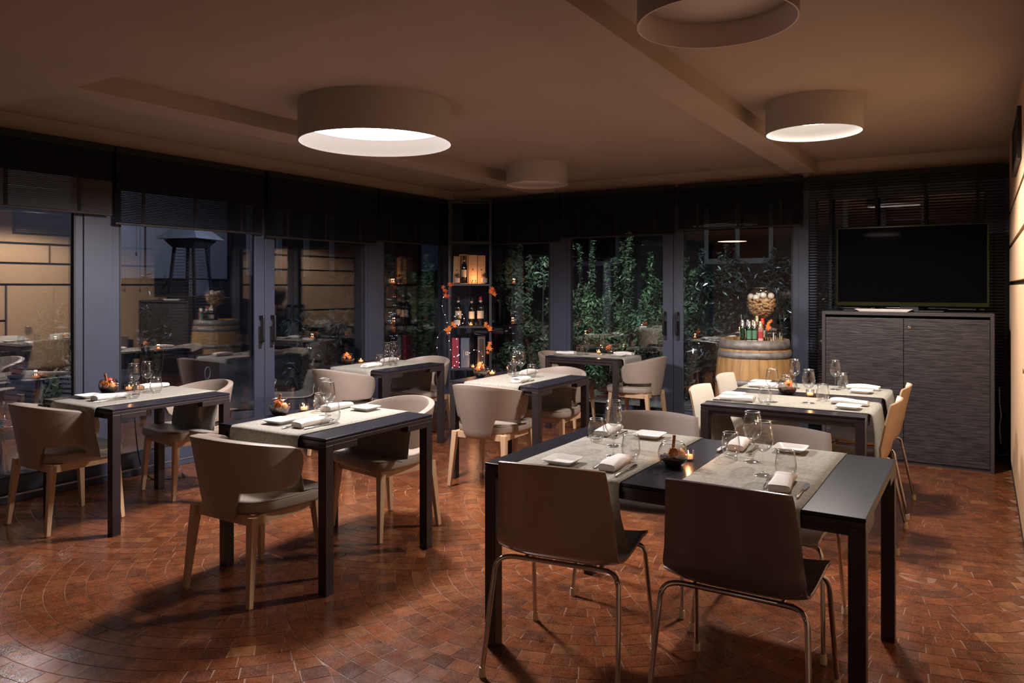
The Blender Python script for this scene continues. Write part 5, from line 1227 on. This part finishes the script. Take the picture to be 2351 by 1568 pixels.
cp = MB(); cp.add([(-.15, -.15, 1.98), (.15, -.15, 1.98), (.15, .15, 1.98), (-.15, .15, 1.98), (-.22, -.22, 2.07), (.22, -.22, 2.07), (.22, .22, 2.07), (-.22, .22, 2.07)], [(0, 3, 2, 1), (0, 1, 5, 4), (1, 2, 6, 5), (2, 3, 7, 6), (3, 0, 4, 7), (4, 5, 6, 7)])
cp.build('burner_head', M['hfabric'], ph)
cp = MB(); cp.add([(-.29, -.29, 2.08), (.29, -.29, 2.08), (.29, .29, 2.08), (-.29, .29, 2.08), (-.16, -.16, 2.21), (.16, -.16, 2.21), (.16, .16, 2.21), (-.16, .16, 2.21)], [(0, 3, 2, 1), (0, 1, 5, 4), (1, 2, 6, 5), (2, 3, 7, 6), (3, 0, 4, 7), (4, 5, 6, 7)])
cp.build('reflector_hood', M['pale_metal'], ph, bevel=0.004)
rg = MB().tube([(0.055 * math.cos(i * PI / 12), 0, 0.075 * math.sin(i * PI / 12)) for i in range(24)], 0.008, 6, closed=True).build('ring_badge', M['pale_metal'], ph); rg.location = (hb_ + 0.004, -0.02, 0.42); rg.rotation_euler = (0, 0, D(90))
# terrace chairs
def terrace_chair(x, y, rz, label):
    t = thing('terrace_chair', label, 'chair', (x, y, -0.03), rz, 'metal terrace chairs outside')
    for sx in (-1, 1):
        MB().tube([(sx * 0.21, 0.20, 0), (sx * 0.20, 0.17, 0.45), (sx * 0.20, -0.19, 0.44)], 0.011, 8).build('front_leg', M['steel'], t)
        MB().tube([(sx * 0.21, -0.26, 0), (sx * 0.20, -0.19, 0.44), (sx * 0.19, -0.27, 0.86)], 0.011, 8).build('rear_leg', M['steel'], t)
    for i in range(9): f = i / 8; MB().box(-0.20, -0.20 - 0.07 * f - 0.004, 0.53 + 0.32 * f, 0.20, -0.20 - 0.07 * f + 0.004, 0.553 + 0.32 * f).build('back_slat', M['pale_metal'], t)
    for i in range(8): y_ = -0.17 + i * 0.047; MB().box(-0.20, y_, 0.448, 0.20, y_ + 0.03, 0.458).build('seat_slat', M['pale_metal'], t)
    return t
terrace_chair(-6.75, 3.30, D(200), 'slatted metal terrace chair outside the leftmost window, behind the near tub chair')
terrace_chair(-6.35, 2.72, D(185), 'slatted metal terrace chair outside at the left edge of the picture')
for x, y, rz, lb in ((-6.25, 5.00, D(150), 'low pale lounge chair outside, left of the other pale one'), (-6.45, 5.75, D(150), 'low pale lounge chair outside, right of the other pale one')):
    c = shell_chair((x, y), rz, lb, M['ivory'], M['ivory'], 0.68, group='pale lounge chairs on the terrace'); c.name = 'lounge_chair'; c.location[2] = -0.03
